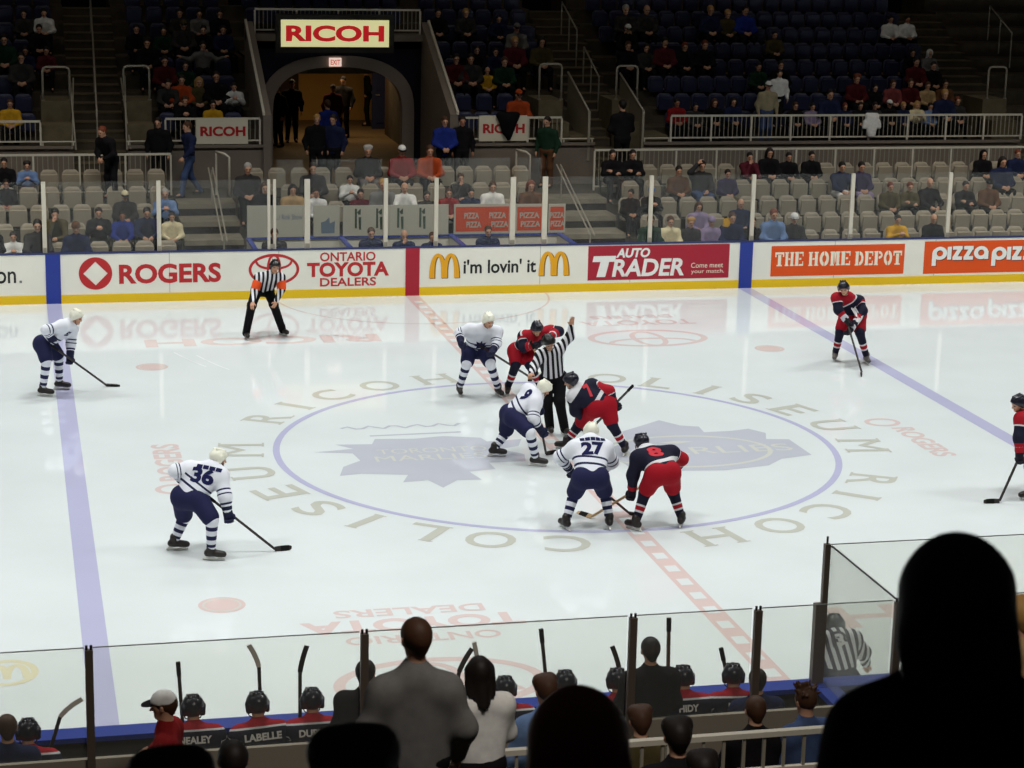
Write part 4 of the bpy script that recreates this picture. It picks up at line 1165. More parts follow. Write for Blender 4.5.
def skates(J, parent, boot, holder, steel):
    for s in 'lr':
        a = J['a' + s]; t = nrm(A(J['t' + s][0], J['t' + s][1], 0)); n = np.cross(t, A(0, 0, 1)); z0 = J['ice' + s]
        B = Blob(.011, .03)
        c = A(a[0], a[1], z0)
        B.cap(a + A(0, 0, .05), c + A(0, 0, .12), .062, .058).cap(c + A(0, 0, .105) - t * .05, c + A(0, 0, .092) + t * .155, .047, .040).cap(c + A(0, 0, .10) + t * .08, c + A(0, 0, .085) + t * .17, .042, .036)
        V, Fq = B.mesh(); V[:, 2] = np.maximum(V[:, 2], z0 + .055)
        o = mesh_obj('skate', V, Fq, boot, parent, True)
        b = MB()
        for q0, q1 in ((-.09, -.03), (.08, .15)): b.prism([c + t * q0 + n * -.012 + A(0, 0, .06), c + t * q1 + n * -.012 + A(0, 0, .06), c + t * (q1 + .01) + n * -.012 + A(0, 0, .022), c + t * (q0 - .01) + n * -.012 + A(0, 0, .022)], n * .024)
        b.prism([c + t * -.11 + n * -.009 + A(0, 0, .036), c + t * .18 + n * -.009 + A(0, 0, .036), c + t * .19 + n * -.009 + A(0, 0, .018), c + t * -.12 + n * -.009 + A(0, 0, .018)], n * .018)
        b.build('blade_holder', holder, o)
        MB().prism([c + t * -.12 + n * -.003 + A(0, 0, .02), c + t * .19 + n * -.003 + A(0, 0, .02), c + t * .175 + n * -.003 + A(0, 0, .003), c + t * -.10 + n * -.003 + A(0, 0, .003)], n * .006).build('skate_blade', steel, o)
def helmet(J, parent, m, sc=1.0, visor=False):
    f, u, r = J['f'], J['u'], J['r']; c = J['head']
    B = Blob(.011, .02)
    B.ell(c + u * .035 - f * .012, [r * .105, f * .132, u * .112])
    for s in (-1, 1): B.cap(c + r * s * .088 + u * .03 - f * .02, c + r * s * .088 - u * .045 - f * .022, .032, .026)
    for q in (-.045, 0, .045): B.cap(c + u * .135 + r * q - f * .08, c + u * .125 + r * q + f * .05, .014, None, 0, .01)
    B.cut(c + u * .018 + f * .06, -u * .9 + f * .75)
    V, Fq = B.mesh(); o = mesh_obj('helmet', V, Fq, m, parent, True)
    for s in (-1, 1): MB().tube([c + r * s * .095 + u * -.03 + f * .02, c + r * s * .07 - u * .09 + f * .04, c + r * s * .02 - u * .122 + f * .05], .006, 6).build('chin_strap', BLACK, o)
    return o
def glove(J, parent, s, m, cuff, stick_dir=None):
    w = J['h' + s]; d = nrm(w - J['e' + s])
    sd = stick_dir if stick_dir is not None else nrm(J['t' + s])
    n = nrm(sd - d * (sd @ d)); n = nrm(np.cross(d, n)) * (1 if s == 'r' else -1)
    B = Blob(.011, .02)
    add_hand(B, w - d * .02, d, n, .95, 1.15, 1 if s == 'r' else -1, .018)
    B.cap(w - d * .09, w + d * .03, .066, .058)
    V, Fq = B.mesh(); o = mesh_obj('glove', V, Fq, m, parent, True)
    B = Blob(.012, .01); B.cap(w - d * .125, w - d * .085, .07, .072); V, Fq = B.mesh(); mesh_obj('glove_cuff', V, Fq, cuff, o, True)
def hair_cap(J, parent, m, style='short', sc=1.0, h=.014, name='hair'):
    f, u, r = J['f'], J['u'], J['r']; c = J['head']; B = Blob(h, .03)
    if style == 'bald': return None
    B.ell(c + u * .040 * sc - f * .022 * sc, [r * .092 * sc, f * .110 * sc, u * .104 * sc])
    if style in ('short', 'full'): B.cap(c - f * .07 * sc, c - f * .06 * sc - u * .05 * sc, .055 * sc, .045 * sc)
    if style == 'full': B.cap(c + u * .09 * sc - r * .05 * sc, c + u * .09 * sc + r * .05 * sc, .06 * sc)
    if style in ('long', 'big'):
        e = 1.25 if style == 'big' else 1.0
        for s in (-1, 1): B.cap(c + r * s * .07 * sc + u * .03 * sc - f * .02 * sc, c + r * s * .085 * e * sc - u * .20 * sc - f * .04 * sc, .05 * e * sc, .045 * e * sc)
        B.cap(c - f * .05 * sc, c - f * .075 * sc - u * .24 * sc, .075 * e * sc, .065 * e * sc)
        if style == 'big': B.ell(c + u * .03 * sc - f * .02 * sc, [r * .125 * sc, f * .125 * sc, u * .125 * sc])
    if style == 'spiky':
        rnd = random.Random(3)
        for q in range(26):
            a = rnd.uniform(0, 6.28); e = rnd.uniform(.2, 1.3)
            v = r * math.cos(a) * math.cos(e) + f * math.sin(a) * math.cos(e) + u * math.sin(e)
            B.cap(c + u * .05 + v * .08, c + u * .05 + v * .15, .022, .008, 0, .01)
    B.cut(c + u * .030 * sc + f * .055 * sc, -u * .55 + f * .9)
    V, Fq = B.mesh(); return mesh_obj(name, V, Fq, m, parent, True)
def ball_cap(J, parent, m, brim, sc=1.0, back=None, h=.012):
    f, u, r = J['f'], J['u'], J['r']; c = J['head']
    B = Blob(h, .02); B.ell(c + u * .045 * sc - f * .012 * sc, [r * .094 * sc, f * .113 * sc, u * .098 * sc]); B.cut(c + u * .035 * sc, -u)
    V, Fq = B.mesh(); o = mesh_obj('cap', V, Fq, m, parent, True)
    if brim is not None:
        b = MB(); P = []
        for k in range(9):
            a = math.pi * k / 8; P.append(c + u * (.042 - .012 * math.sin(a)) * sc + r * .088 * math.cos(a) * sc + f * (.07 + .115 * math.sin(a)) * sc)
        b.prism(P, -u * .010 * sc).build('cap_brim', brim, o)
    return o
def beanie(J, parent, m, sc=1.0, h=.014):
    f, u, r = J['f'], J['u'], J['r']; c = J['head']
    B = Blob(h, .02); B.ell(c + u * .045 * sc - f * .012 * sc, [r * .098 * sc, f * .116 * sc, u * .108 * sc]); B.cut(c + u * .022 * sc, -u)
    V, Fq = B.mesh(); o = mesh_obj('knit_hat', V, Fq, m, parent, True)
    B = Blob(h, .01)
    for k in range(14):
        a = 2 * math.pi * k / 14; a2 = 2 * math.pi * (k + 1) / 14
        p = lambda a: c + u * .03 * sc - f * .012 * sc + r * .096 * math.cos(a) * sc + f * .113 * math.sin(a) * sc
        B.cap(p(a), p(a2), .014 * sc)
    V, Fq = B.mesh(); mesh_obj('hat_cuff', V, Fq, m, o, True)
    return o

def pose(d, base=None):
    """joints from world points; fills in hips and the head frame"""
    J = dict(d)
    w = nrm(J['kr'] - J['kl']) * .5 + nrm(J['sr'] - J['sl']); w = nrm(w - A(0, 0, w[2] * .6))
    hh = J.get('hipw', .115)
    J['hipl'] = J['pel'] - w * hh; J['hipr'] = J['pel'] + w * hh
    f = nrm(J['face']); up = J.get('up', A(0, 0, 1) * .6 + nrm(J['head'] - J['neck']))
    J['f'], J['u'], J['r'] = frame_of(f, up)
    return J

# ================================================================== skaters and officials on the ice
WHT_C, NVY_C, RED_C, GRY_C = rgb(226, 228, 236), rgb(34, 36, 72), rgb(160, 20, 36), rgb(205, 205, 208)
DNV_C = rgb(24, 24, 44)
J_WHITE = ramp_mat('white_jersey', [(0, WHT_C), (.66, NVY_C), (.74, WHT_C), (.88, NVY_C), (.95, WHT_C), (1.35, NVY_C), (1.48, WHT_C), (1.62, NVY_C), (1.72, WHT_C)],
                   [(-.5, WHT_C), (.54, NVY_C), (.60, WHT_C), (.73, NVY_C), (.79, WHT_C)])
J_DARK = ramp_mat('dark_jersey', [(0, DNV_C), (.26, GRY_C), (.33, RED_C), (1.2, GRY_C), (1.28, DNV_C)],
                  [(-.5, GRY_C), (.06, DNV_C), (.70, GRY_C), (.84, DNV_C)])
J_RED = ramp_mat('dark_jersey_red_yoke', [(0, RED_C), (.34, GRY_C), (.42, DNV_C), (1.3, RED_C), (1.55, GRY_C), (1.65, DNV_C)],
                 [(-.5, RED_C), (.13, GRY_C), (.19, DNV_C), (.80, GRY_C), (.92, DNV_C)])
SOCK_W = ramp_mat('white_striped_sock', None, [(-.5, WHT_C), (.18, NVY_C), (.32, WHT_C), (.48, NVY_C), (.62, WHT_C), (.76, NVY_C), (.86, WHT_C)])
SOCK_D = ramp_mat('dark_banded_sock', None, [(-.5, DNV_C), (.42, GRY_C), (.48, RED_C), (.62, GRY_C), (.69, DNV_C)])
PANT_N = mat('navy_pants', rgb(34, 36, 70), .8, .15); PANT_R = mat('red_pants', rgb(152, 18, 33), .8, .15); PANT_K = mat('black_pants', rgb(20, 19, 22), .85, .1)
HELM_W = mat('white_helmet', rgb(232, 230, 212), .35, .5); HELM_D = mat('navy_helmet', rgb(22, 22, 36), .3, .5); HELM_K = mat('black_helmet', rgb(20, 19, 20), .35, .5)
GLV_N = mat('navy_glove', rgb(28, 30, 58), .7, .2); GLV_D = mat('dark_glove', rgb(26, 22, 34), .7, .2); GLV_R = mat('red_glove_cuff', rgb(160, 22, 36), .7, .2); GLV_W = mat('white_glove_cuff', rgb(200, 200, 206), .7, .2)
BOOT = mat('skate_boot', rgb(36, 30, 28), .45, .4); BOOT_G = mat('skate_boot_grey', rgb(90, 86, 84), .45, .4); HOLD = mat('blade_holder_white', rgb(220, 220, 214), .5, .4); STEEL = mat('skate_steel', rgb(190, 190, 190), .25, .5, 1.0)
NUM_N = mat('navy_number', rgb(30, 32, 74), .8, .1); NUM_R = mat('red_number', rgb(196, 60, 70), .8, .1); NUM_W = mat('white_number', rgb(225, 222, 222), .8, .1)
STK_D = mat('dark_stick', rgb(46, 38, 36), .4, .4); STK_W = mat('wood_stick', rgb(196, 164, 124), .5, .3); TAPE_B = mat('black_tape', rgb(22, 20, 20), .8, .2); TAPE_W = mat('white_tape', rgb(215, 212, 204), .8, .2)
REF_J = stripe_mat('striped_official_jersey', rgb(222, 222, 226), rgb(20, 19, 24), .085)
ARMBAND = mat('orange_armband', rgb(232, 84, 34), .7, .2)

def hockey_stick(label, top, heel, toe, shaft=STK_D, blade=None, tape=TAPE_B, group=None):
    top, heel, toe = A(*top), A(*heel), A(*toe)
    t = empty('hockey_stick', heel, label, 'hockey stick', group)
    MB().bar(top, heel, .022, .034).build('shaft', shaft, t)
    d = nrm(top - heel); MB().bar(top, top - d * .18, .028, .040).build('grip_tape', tape, t)
    e = toe - heel; L = np.linalg.norm(e); e = nrm(e); up = nrm(d - e * (d @ e)); n = np.cross(e, up)
    P = []
    for k in range(7):
        q = k / 6; c = heel + e * L * q + n * .025 * math.sin(q * 1.7)
        h = .032 + .008 * math.sin(q * 3.1) - (.012 if k == 6 else 0); P.append((c - up * h, c + up * h))
    b = MB()
    for k in range(6):
        (a0, a1), (b0, b1) = P[k], P[k + 1]; o = n * .006
        b.hexa([a0 - o, a0 + o, b0 + o, b0 - o, a1 - o, a1 + o, b1 + o, b1 - o])
    b.build('blade', blade or shaft, t)
    (a0, a1), (b0, b1) = P[2], P[5]; o = n * .008
    MB().hexa([a0 - o, a0 + o, b0 + o, b0 - o, a1 - o, a1 + o, b1 + o, b1 - o]).build('blade_tape', tape, t)
    return t

def skater(label, kit, S, num=None, face=(0, -1, -.2), toes=None, hands=None, bulk=1.0, group=None, skin=0, name_text=None):
    """S: joint -> (u, v, depth offset in metres) as measured on the photograph; the feet stand on the ice"""
    ft = {}
    for s in 'lr':
        u, v, dz = S['a' + s]
        ft[s] = at_z(u, v + (0 if kit == 'ref' else 3.4), .14)
    base = (ft['l'][1] + ft['r'][1]) / 2 + S.get('base', 0)
    J = {}
    for k in ('head', 'neck', 'pel', 'sl', 'sr', 'el', 'er', 'hl', 'hr'):
        u, v, dy = S[k]; J[k] = at_y(u, v, base + dy)
    for s in 'lr':
        u, v, dy = S['k' + s]; J['k' + s] = at_y(u, v, ft[s][1] + dy)
        J['a' + s] = ft[s]; J['ice' + s] = 0.0
        J['t' + s] = nrm(A(*(toes[0 if s == 'l' else 1]), 0))
    J['face'] = A(*face)
    J = pose(J)
    root = empty('person', (J['pel'][0], J['pel'][1], 0), label, 'person', group)
    sc = 1.0
    official = kit in ('ref', 'lines')
    bare = (True, True) if official else (False, False)
    make_body(J, root, SKIN[skin], .012 if official else .014, bare, sc, curl=S.get('curl', (.5, .5)), palm=S.get('palm', (None, None)))
    if kit == 'white':
        j = jersey(J, root, J_WHITE, bulk); legs_cloth(J, root, PANT_N, 'hockey_pants', .86, .145, .125); sock = SOCK_W; boot, hel = BOOT, HELM_W; gl, cf = GLV_N, GLV_N
    elif kit in ('dark', 'redyoke'):
        j = jersey(J, root, J_DARK if kit == 'dark' else J_RED, bulk, plain=(11, 12) if kit == 'dark' else ()); legs_cloth(J, root, PANT_R, 'hockey_pants', .78, .150, .125); sock = SOCK_D; boot, hel = S.get('boot', BOOT), HELM_D; gl, cf = GLV_D, S.get('cuff', GLV_R)
    else:
        j = jersey(J, root, REF_J, .86, side=True, hem=-.03); legs_cloth(J, root, PANT_K, 'trousers', 2, .115, .088, .075); sock = None; boot, hel = BOOT, HELM_K
    if sock is not None:
        for s in 'lr':
            B = Blob(.016, .03); B.cap(J['k' + s] + (J['hip' + s] - J['k' + s]) * .18, J['k' + s], .095, .09).cap(J['k' + s], J['a' + s] - (J['a' + s] - J['k' + s]) * .08, .088, .060)
            V, Fq = B.mesh(); o = mesh_obj('sock', V, Fq, sock, root, True)
            ax = J['a' + s] - J['k' + s]; set_attr(o, 'band_t', ((V - J['k' + s]) @ ax) / (ax @ ax))
        for i, s in enumerate('lr'):
            glove(J, root, s, gl, cf, S.get('stick'))
    skates(J, root, boot, HOLD, STEEL)
    helmet(J, root, hel)
    if kit == 'ref':
        for s in 'lr':
            B = Blob(.012, .01); p = J['s' + s] * .35 + J['e' + s] * .65; d = nrm(J['e' + s] - J['s' + s]); B.cap(p - d * .06, p + d * .06, .096, .092)
            V, Fq = B.mesh(); mesh_obj('armband', V, Fq, ARMBAND, root, True)
    if num:
        txt, w, h, q, side, m = num
        ax = nrm(J['neck'] - J['pel']); c = J['neck'] + (J['pel'] - J['neck']) * q
        rt = nrm(J['sr'] - J['sl']) * side
        project_decal(txt, j, c, rt, ax, w, h, m, 'back_number', root, bold=.05)
        if name_text: project_decal(name_text, j, J['neck'] + (J['pel'] - J['neck']) * .07, rt, ax, w * 1.1, .055, m, 'name_lettering', root, bold=.02)
    return root, J
def dbg(n, J):
    L = lambda a, b: round(float(np.linalg.norm(J[a] - J[b])), 2)
    print('BONES', n, 'thigh', L('hipl', 'kl'), L('hipr', 'kr'), 'shin', L('kl', 'al'), L('kr', 'ar'), 'torso', L('neck', 'pel'), 'sh', L('sl', 'sr'), 'uarm', L('sl', 'el'), L('sr', 'er'), 'farm', L('el', 'hl'), L('er', 'hr'), 'head', L('head', 'neck'), 'pelz', round(float(J['pel'][2]), 2), 'headz', round(float(J['head'][2]), 2))

def at_b(S, u, v, dy):                                # point at a depth offset from the skater's feet
    b = (at_z(S['al'][0], S['al'][1] + 3.4, .14)[1] + at_z(S['ar'][0], S['ar'][1] + 3.4, .14)[1]) / 2 + S.get('base', 0)
    return at_y(u, v, b + dy)

S = dict(head=(76.5, 317.5, -.05), neck=(69.5, 324, 0), sl=(62, 326, -.2), sr=(72.5, 328, .2), el=(46, 330, -.35), hl=(50.4, 337.5, -.30), er=(71, 344, .15), hr=(70, 358, .05), pel=(44.5, 342, .02),
         kl=(46.5, 360.5, -.05), kr=(58.5, 356.5, -.05), al=(42.8, 385, 0), ar=(59.5, 378.5, 0))
r, J = skater('person in white hockey jersey waiting on the blue line, stick blade out on the ice', 'white', S, ('52', .16, .12, .22, 1, NUM_N), face=(1, -.45, -.35), toes=((1, -.35), (1, -.25))); dbg('P1', J)
hockey_stick('dark hockey stick of the white jerseyed player on the blue line', at_b(S, 51, 345, -.3), at_z(106, 384.8, .035), at_z(120, 384.6, .035))

S = dict(head=(275, 267, -.25), neck=(272, 274.5, -.12), sl=(259, 277.5, -.08), sr=(281, 278, -.08), el=(255, 290, -.15), hl=(252.6, 303, -.42), er=(281.5, 289, -.15), hr=(276, 302, -.28), pel=(262.5, 290, .3),
         kl=(251.8, 305, -.22), kr=(273.5, 304, -.22), al=(246, 331.8, 0), ar=(282.5, 328.5, 0), curl=(.6, .6))
r, J = skater('person in striped referee jersey with orange armbands, hands on knees by the boards', 'ref', S, face=(.1, -1, -.1), toes=((.1, -1), (.5, -1))); dbg('P2', J)

S = dict(head=(488.5, 321, -.25), neck=(484, 328.5, -.1), sl=(469.5, 329.5, -.05), sr=(497, 332, -.05), el=(459.5, 333, 0), hl=(461, 343, -.2), er=(496.5, 343.5, -.2), hr=(492, 352.5, -.38), pel=(476.5, 349, .2),
         kl=(467, 363, -.18), kr=(490, 363, -.18), al=(459.6, 384, 0), ar=(498.2, 385, 0))
r, J = skater('person in white hockey jersey with navy chest crest bending forward beside the red line', 'white', S, None, face=(.35, -1, -.35), toes=((-.1, -1), (.2, -1))); dbg('P3', J)
j = [o for o in r.children if o.name.startswith('jersey')][0]
lf = merge(poly2d([(0, .5), (.1, .2), (.38, .28), (.3, 0), (.5, -.15), (.25, -.2), (.28, -.42), (0, -.3), (-.28, -.42), (-.25, -.2), (-.5, -.15), (-.3, 0), (-.38, .28), (-.1, .2)]))
def crest(J, j, root, q, w, m, name='chest_crest'):
    ax = nrm(J['neck'] - J['pel']); rt = -nrm(J['sr'] - J['sl']); c = J['neck'] + (J['pel'] - J['neck']) * q
    _TXT[('leafcrest', .02, 0.0)] = (np.array(lf[0]) + .5, lf[1], 1)
    fwd = np.cross(rt, ax)
    if fwd @ A(0, -1, 0) < 0: rt = -rt
    project_decal('leafcrest', j, c, rt, ax, w, w, m, name, root)
crest(J, j, r, .55, .24, NUM_N)
hockey_stick('dark hockey stick reaching from the white jerseyed player behind the striped linesman', at_b(S, 479, 345, -.38), at_z(533, 379, .035), at_z(546, 381, .035))

S = dict(head=(537, 329, -.38), neck=(535, 335, -.2), sl=(524, 336.5, -.1), sr=(551, 331, -.15), el=(524, 347.5, -.22), hl=(537, 345, -.4), er=(559, 331.5, -.2), hr=(548, 338, -.45), pel=(522.5, 350, .12),
         kl=(515.8, 364.5, -.15), kr=(530, 365, -.15), al=(508, 383.5, 0), ar=(541, 383.5, 0))
r, J = skater('person in red yoked dark jersey hunched over behind the striped linesman', 'redyoke', S, None, face=(.1, -1, -.75), toes=((-.3, -1), (.3, -1))); dbg('P4', J)
hockey_stick('hockey stick held low by the red yoked player behind the linesman', at_b(S, 530, 341, -.45), at_z(556, 393, .035), at_z(566, 394, .035), STK_W)

S = dict(head=(549, 343, -.22), neck=(550, 351, -.1), sl=(540.5, 355, -.1), sr=(559, 349, -.05), er=(570, 336.5, -.05), hr=(571.3, 325, -.1), el=(534.5, 366, -.2), hl=(531, 374, -.42), pel=(553.5, 378, .12),
         kl=(547, 401, -.08), kr=(559.5, 401.5, -.05), al=(550, 422, 0), ar=(564.8, 424, 0), curl=(.8, .05), palm=(A(.3, -.2, -1), A(0, -1, 0)))
r, J = skater('person in striped linesman jersey raising one bare hand at the faceoff', 'lines', S, face=(.05, -1, -.5), toes=((-.1, -1), (.3, -1))); dbg('P5', J)
p = J['hl'] + nrm(J['hl'] - J['el']) * .10 + A(0, -.03, -.06)
b = MB(); P = [A(p[0] + .038 * math.cos(a), p[1] + .038 * math.sin(a), p[2]) for a in np.linspace(0, 6.283, 25)[:-1]]
tag(b.prism(P, A(0, 0, .026)).build('hockey_puck', BLACK), 'black hockey puck in the lowered hand of the striped linesman', 'puck')

S = dict(head=(544, 389, -.05), neck=(537.5, 395, -.05), sl=(528, 390, .22), sr=(535.5, 403, -.2), el=(535, 396, .45), hl=(538, 408, .38), er=(533.5, 418, -.35), hr=(541, 430.5, -.25), pel=(511.5, 414.5, .05),
         kl=(506, 432, .05), kr=(530, 432.5, -.12), al=(494.5, 445, 0), ar=(535.5, 454.3, 0), stick=nrm(A(.1, 0, 1)))
r, J = skater('person in white hockey jersey crouched at centre ice to take the faceoff', 'white', S, ('9', .20, .25, .26, 1, NUM_N), face=(1, .15, -.7), toes=((1, -.25), (1, -.4))); dbg('P6', J)
hockey_stick('dark hockey stick held upright by the crouched white jerseyed centre', at_b(S, 536.5, 402, -.0), at_z(546, 453.5, .035), at_z(556, 451, .035))

S = dict(head=(570.8, 381.5, .0), neck=(577.5, 389, .0), sl=(573.5, 397, -.12), sr=(592, 385.5, .12), el=(575.5, 411, -.05), hl=(589, 423, .15), er=(609, 391, -.05), hr=(614.8, 404, -.1), pel=(600.5, 405, -.12),
         kl=(579, 425, .0), kr=(612, 424.5, .0), al=(566.5, 438.5, 0), ar=(624.8, 443.8, 0), stick=nrm(A(.6, .3, .7)))
r, J = skater('person in dark jersey with red pants bent low at the faceoff, red sleeve outward', 'dark', S, ('7', .14, .24, .34, 1, NUM_R), face=(-1, .35, -.35), toes=((-.8, .5), (.3, .6)), bulk=1.05); dbg('P7', J)
hockey_stick('hockey stick whose grey shaft sticks out behind the low bent dark player', at_b(S, 633, 385.6, -.15), at_z(588, 432, .035), at_z(578, 428, .035), STK_D)

S = dict(head=(590.8, 432, .38), neck=(590.5, 440.5, .25), sl=(575, 448, .18), sr=(605.5, 448, .18), el=(560, 457, .28), hl=(570, 470, .45), er=(612, 462, .35), hr=(596, 476, .55), pel=(590.5, 476, -.12),
         kl=(574, 494, .12), kr=(605, 493, .12), al=(566.3, 517, 0), ar=(609.3, 516, 0))
r, J = skater('person in white jersey numbered 27 seen from behind beside the dark jersey 8', 'white', S, ('27', .34, .21, .34, 1, NUM_N), face=(.05, 1, -.35), toes=((-.25, 1), (.15, 1)), bulk=1.08, name_text='-----'); dbg('P8', J)
hockey_stick('dark hockey stick slanting between the legs of white jersey 27', at_b(S, 580, 472, .5), at_z(629, 513, .035), at_z(641, 514, .035))

S = dict(head=(641, 443, .38), neck=(646, 451, .25), sl=(638, 457.5, .05), sr=(672, 453, .2), el=(633, 475, .1), hl=(632, 492, .2), er=(682, 459, .25), hr=(674, 472, .5), pel=(663, 472, -.1),
         kl=(645, 492.5, .1), kr=(673, 491.5, .1), al=(636, 518, 0), ar=(681.3, 514.3, 0))
r, J = skater('person in dark jersey numbered 8 and red pants seen from behind', 'dark', S, ('8', .26, .19, .36, 1, NUM_R), face=(-.45, 1, -.3), toes=((-.5, .8), (.45, .9)), bulk=1.05); dbg('P9', J)
hockey_stick('pale wooden hockey stick of dark jersey 8 crossing behind white jersey 27', at_b(S, 652, 480, .45), at_z(592, 516.5, .035), at_z(576.5, 511, .035), STK_W)

S = dict(head=(219, 459, .1), neck=(213, 467.5, .05), sl=(189, 469, .12), sr=(221, 476, -.05), el=(175.5, 471, .1), hl=(180, 478, .2), er=(225, 496.5, -.2), hr=(228, 514, -.25), pel=(189.5, 496.5, -.02),
         kl=(184, 517, .02), kr=(212, 520, -.02), al=(174.5, 537.3, 0), ar=(211, 547, 0))
r, J = skater('person in white jersey with a big 6 on the back, nearest of the white players', 'white', S, ('36', .32, .22, .34, 1, NUM_N), face=(1, .35, -.25), toes=((1, -.1), (1, -.2)), bulk=1.05, name_text='----'); dbg('P10', J)
hockey_stick('dark hockey stick of the nearest white player pointing to the centre circle', at_b(S, 205, 494, -.1), at_z(274.8, 549, .035), at_z(291, 547, .035), STK_D)

S = dict(head=(843.5, 288.5, -.2), neck=(846.5, 296.5, -.05), sl=(836.5, 298, -.1), sr=(859, 301, .05), el=(838.3, 310, -.2), hl=(848, 322, -.35), er=(863, 311, -.1), hr=(849.5, 331, -.4), pel=(853, 314, .2),
         kl=(840, 332, -.12), kr=(860, 333, -.1), al=(835.3, 350, 0), ar=(866.3, 353, 0), boot=BOOT_G, cuff=GLV_W)
r, J = skater('person in dark jersey with red yoke standing on the right blue line', 'redyoke', S, None, face=(-.4, -1, -.35), toes=((-.5, -1), (-.1, -1))); dbg('P11', J)
j = [o for o in r.children if o.name.startswith('jersey')][0]
crest(J, j, r, .55, .22, NUM_W)
hockey_stick('hockey stick held straight down by the dark player on the right blue line', at_b(S, 846, 318, -.42), at_z(861.8, 372.5, .035), at_z(862.5, 375.5, .035), STK_D)

S = dict(head=(1018.2, 404, -.05), neck=(1026, 413, 0), sl=(1021, 419, -.15), sr=(1036, 417, .15), el=(1019, 438, -.25), hl=(1019.5, 456, -.3), er=(1033, 436, .1), hr=(1027, 447, -.15), pel=(1040, 445, .05),
         kl=(1030, 466, -.1), kr=(1046, 464, .05), al=(1030, 487, 0), ar=(1053, 482, 0))
r, J = skater('person in dark jersey half cut off by the picture edge, stick on the ice', 'redyoke', S, None, face=(-1, -.1, -.3), toes=((-1, -.2), (-1, 0))); dbg('P12', J)
hockey_stick('dark hockey stick of the half cut off player at the picture edge', at_b(S, 1027, 440, -.15), at_z(999.5, 501, .035), at_z(984.5, 502, .035))

# linesman beyond the bench partition, bent forward with his back to the stands
S13 = {}
def lines3():
    Y = -12.25
    P = lambda u, v, dy: at_y(u, v, Y + dy)
    J = dict(head=P(834.5, 626, .32), neck=P(836.5, 636, .2), sl=P(824, 642, .15), sr=P(853, 639, .15), el=P(822, 668, .2), er=P(863, 652, .3), hl=P(828, 690, .4), hr=P(866, 664, .55), pel=P(838, 684, -.18),
             kl=A(0, 0, 0), kr=A(0, 0, 0), al=A(0, 0, 0), ar=A(0, 0, 0))
    x, y = J['pel'][:2]
    J['pel'][2] = max(J['pel'][2], .78)
    J['kl'] = A(x - .2, y + .22, .52); J['kr'] = A(x + .22, y + .22, .52); J['al'] = A(x - .24, y + .02, .14); J['ar'] = A(x + .27, y + .02, .14)
    for s in 'lr': J['ice' + s] = 0.0; J['t' + s] = nrm(A(.2, 1, 0))
    J['face'] = A(.3, 1, -.25); J = pose(J)
    root = empty('person', (x, y, 0), 'person in striped jersey numbered 3 seen through the bench end glass', 'person')
    make_body(J, root, SKIN[0], .012)
    j = jersey(J, root, REF_J, .95, side=True, hem=-.03); legs_cloth(J, root, PANT_K, 'trousers', 2, .115, .09, .075)
    skates(J, root, BOOT, HOLD, STEEL); helmet(J, root, HELM_K)
    ax = nrm(J['neck'] - J['pel'])
    project_decal('3', j, J['neck'] + (J['pel'] - J['neck']) * .22, nrm(J['sr'] - J['sl']), ax, .20, .22, PANT_K, 'number_patch', root, bold=.16, lift=.004)
    project_decal('3', j, J['neck'] + (J['pel'] - J['neck']) * .22, nrm(J['sr'] - J['sl']), ax, .10, .15, NUM_W, 'back_number', root, bold=.05)
    dbg('P13', J)
lines3()

# ================================================================== bench, coaches and the nearest spectators
CLOTH = {}
def cl(name, r, g, b): CLOTH[name] = mat('cloth_' + name.replace(' ', '_'), rgb(r, g, b), .9, .1, noise=.10, nscale=14); return CLOTH[name]
for nm, c in {'black': (24, 22, 24), 'dark grey': (52, 50, 50), 'grey': (112, 110, 108), 'navy': (32, 38, 66), 'blue': (32, 48, 124), 'light blue': (104, 128, 168), 'white': (222, 220, 216), 'cream': (214, 200, 162),
              'brown': (92, 62, 42), 'olive': (74, 66, 42), 'dark green': (28, 52, 38), 'red': (132, 30, 32), 'dark red': (76, 24, 28), 'orange': (164, 68, 32), 'yellow': (200, 152, 40), 'purple': (56, 48, 78),
              'tan': (176, 146, 104), 'lilac': (140, 124, 154), 'pink': (124, 62, 62), 'denim': (66, 82, 118), 'maroon': (84, 30, 40), 'camouflage': (150, 140, 112)}.items(): cl(nm, *c)
HAIR = {'dark': mat('hair_dark', rgb(26, 19, 16), .6, .3), 'brown': mat('hair_brown', rgb(70, 44, 28), .6, .3), 'blond': mat('hair_blond', rgb(170, 130, 74), .6, .3), 'grey': mat('hair_grey', rgb(160, 156, 150), .6, .3), 'red': mat('hair_red', rgb(110, 52, 30), .6, .3)}
SHOE = mat('shoe_dark', rgb(30, 27, 26), .6, .3)

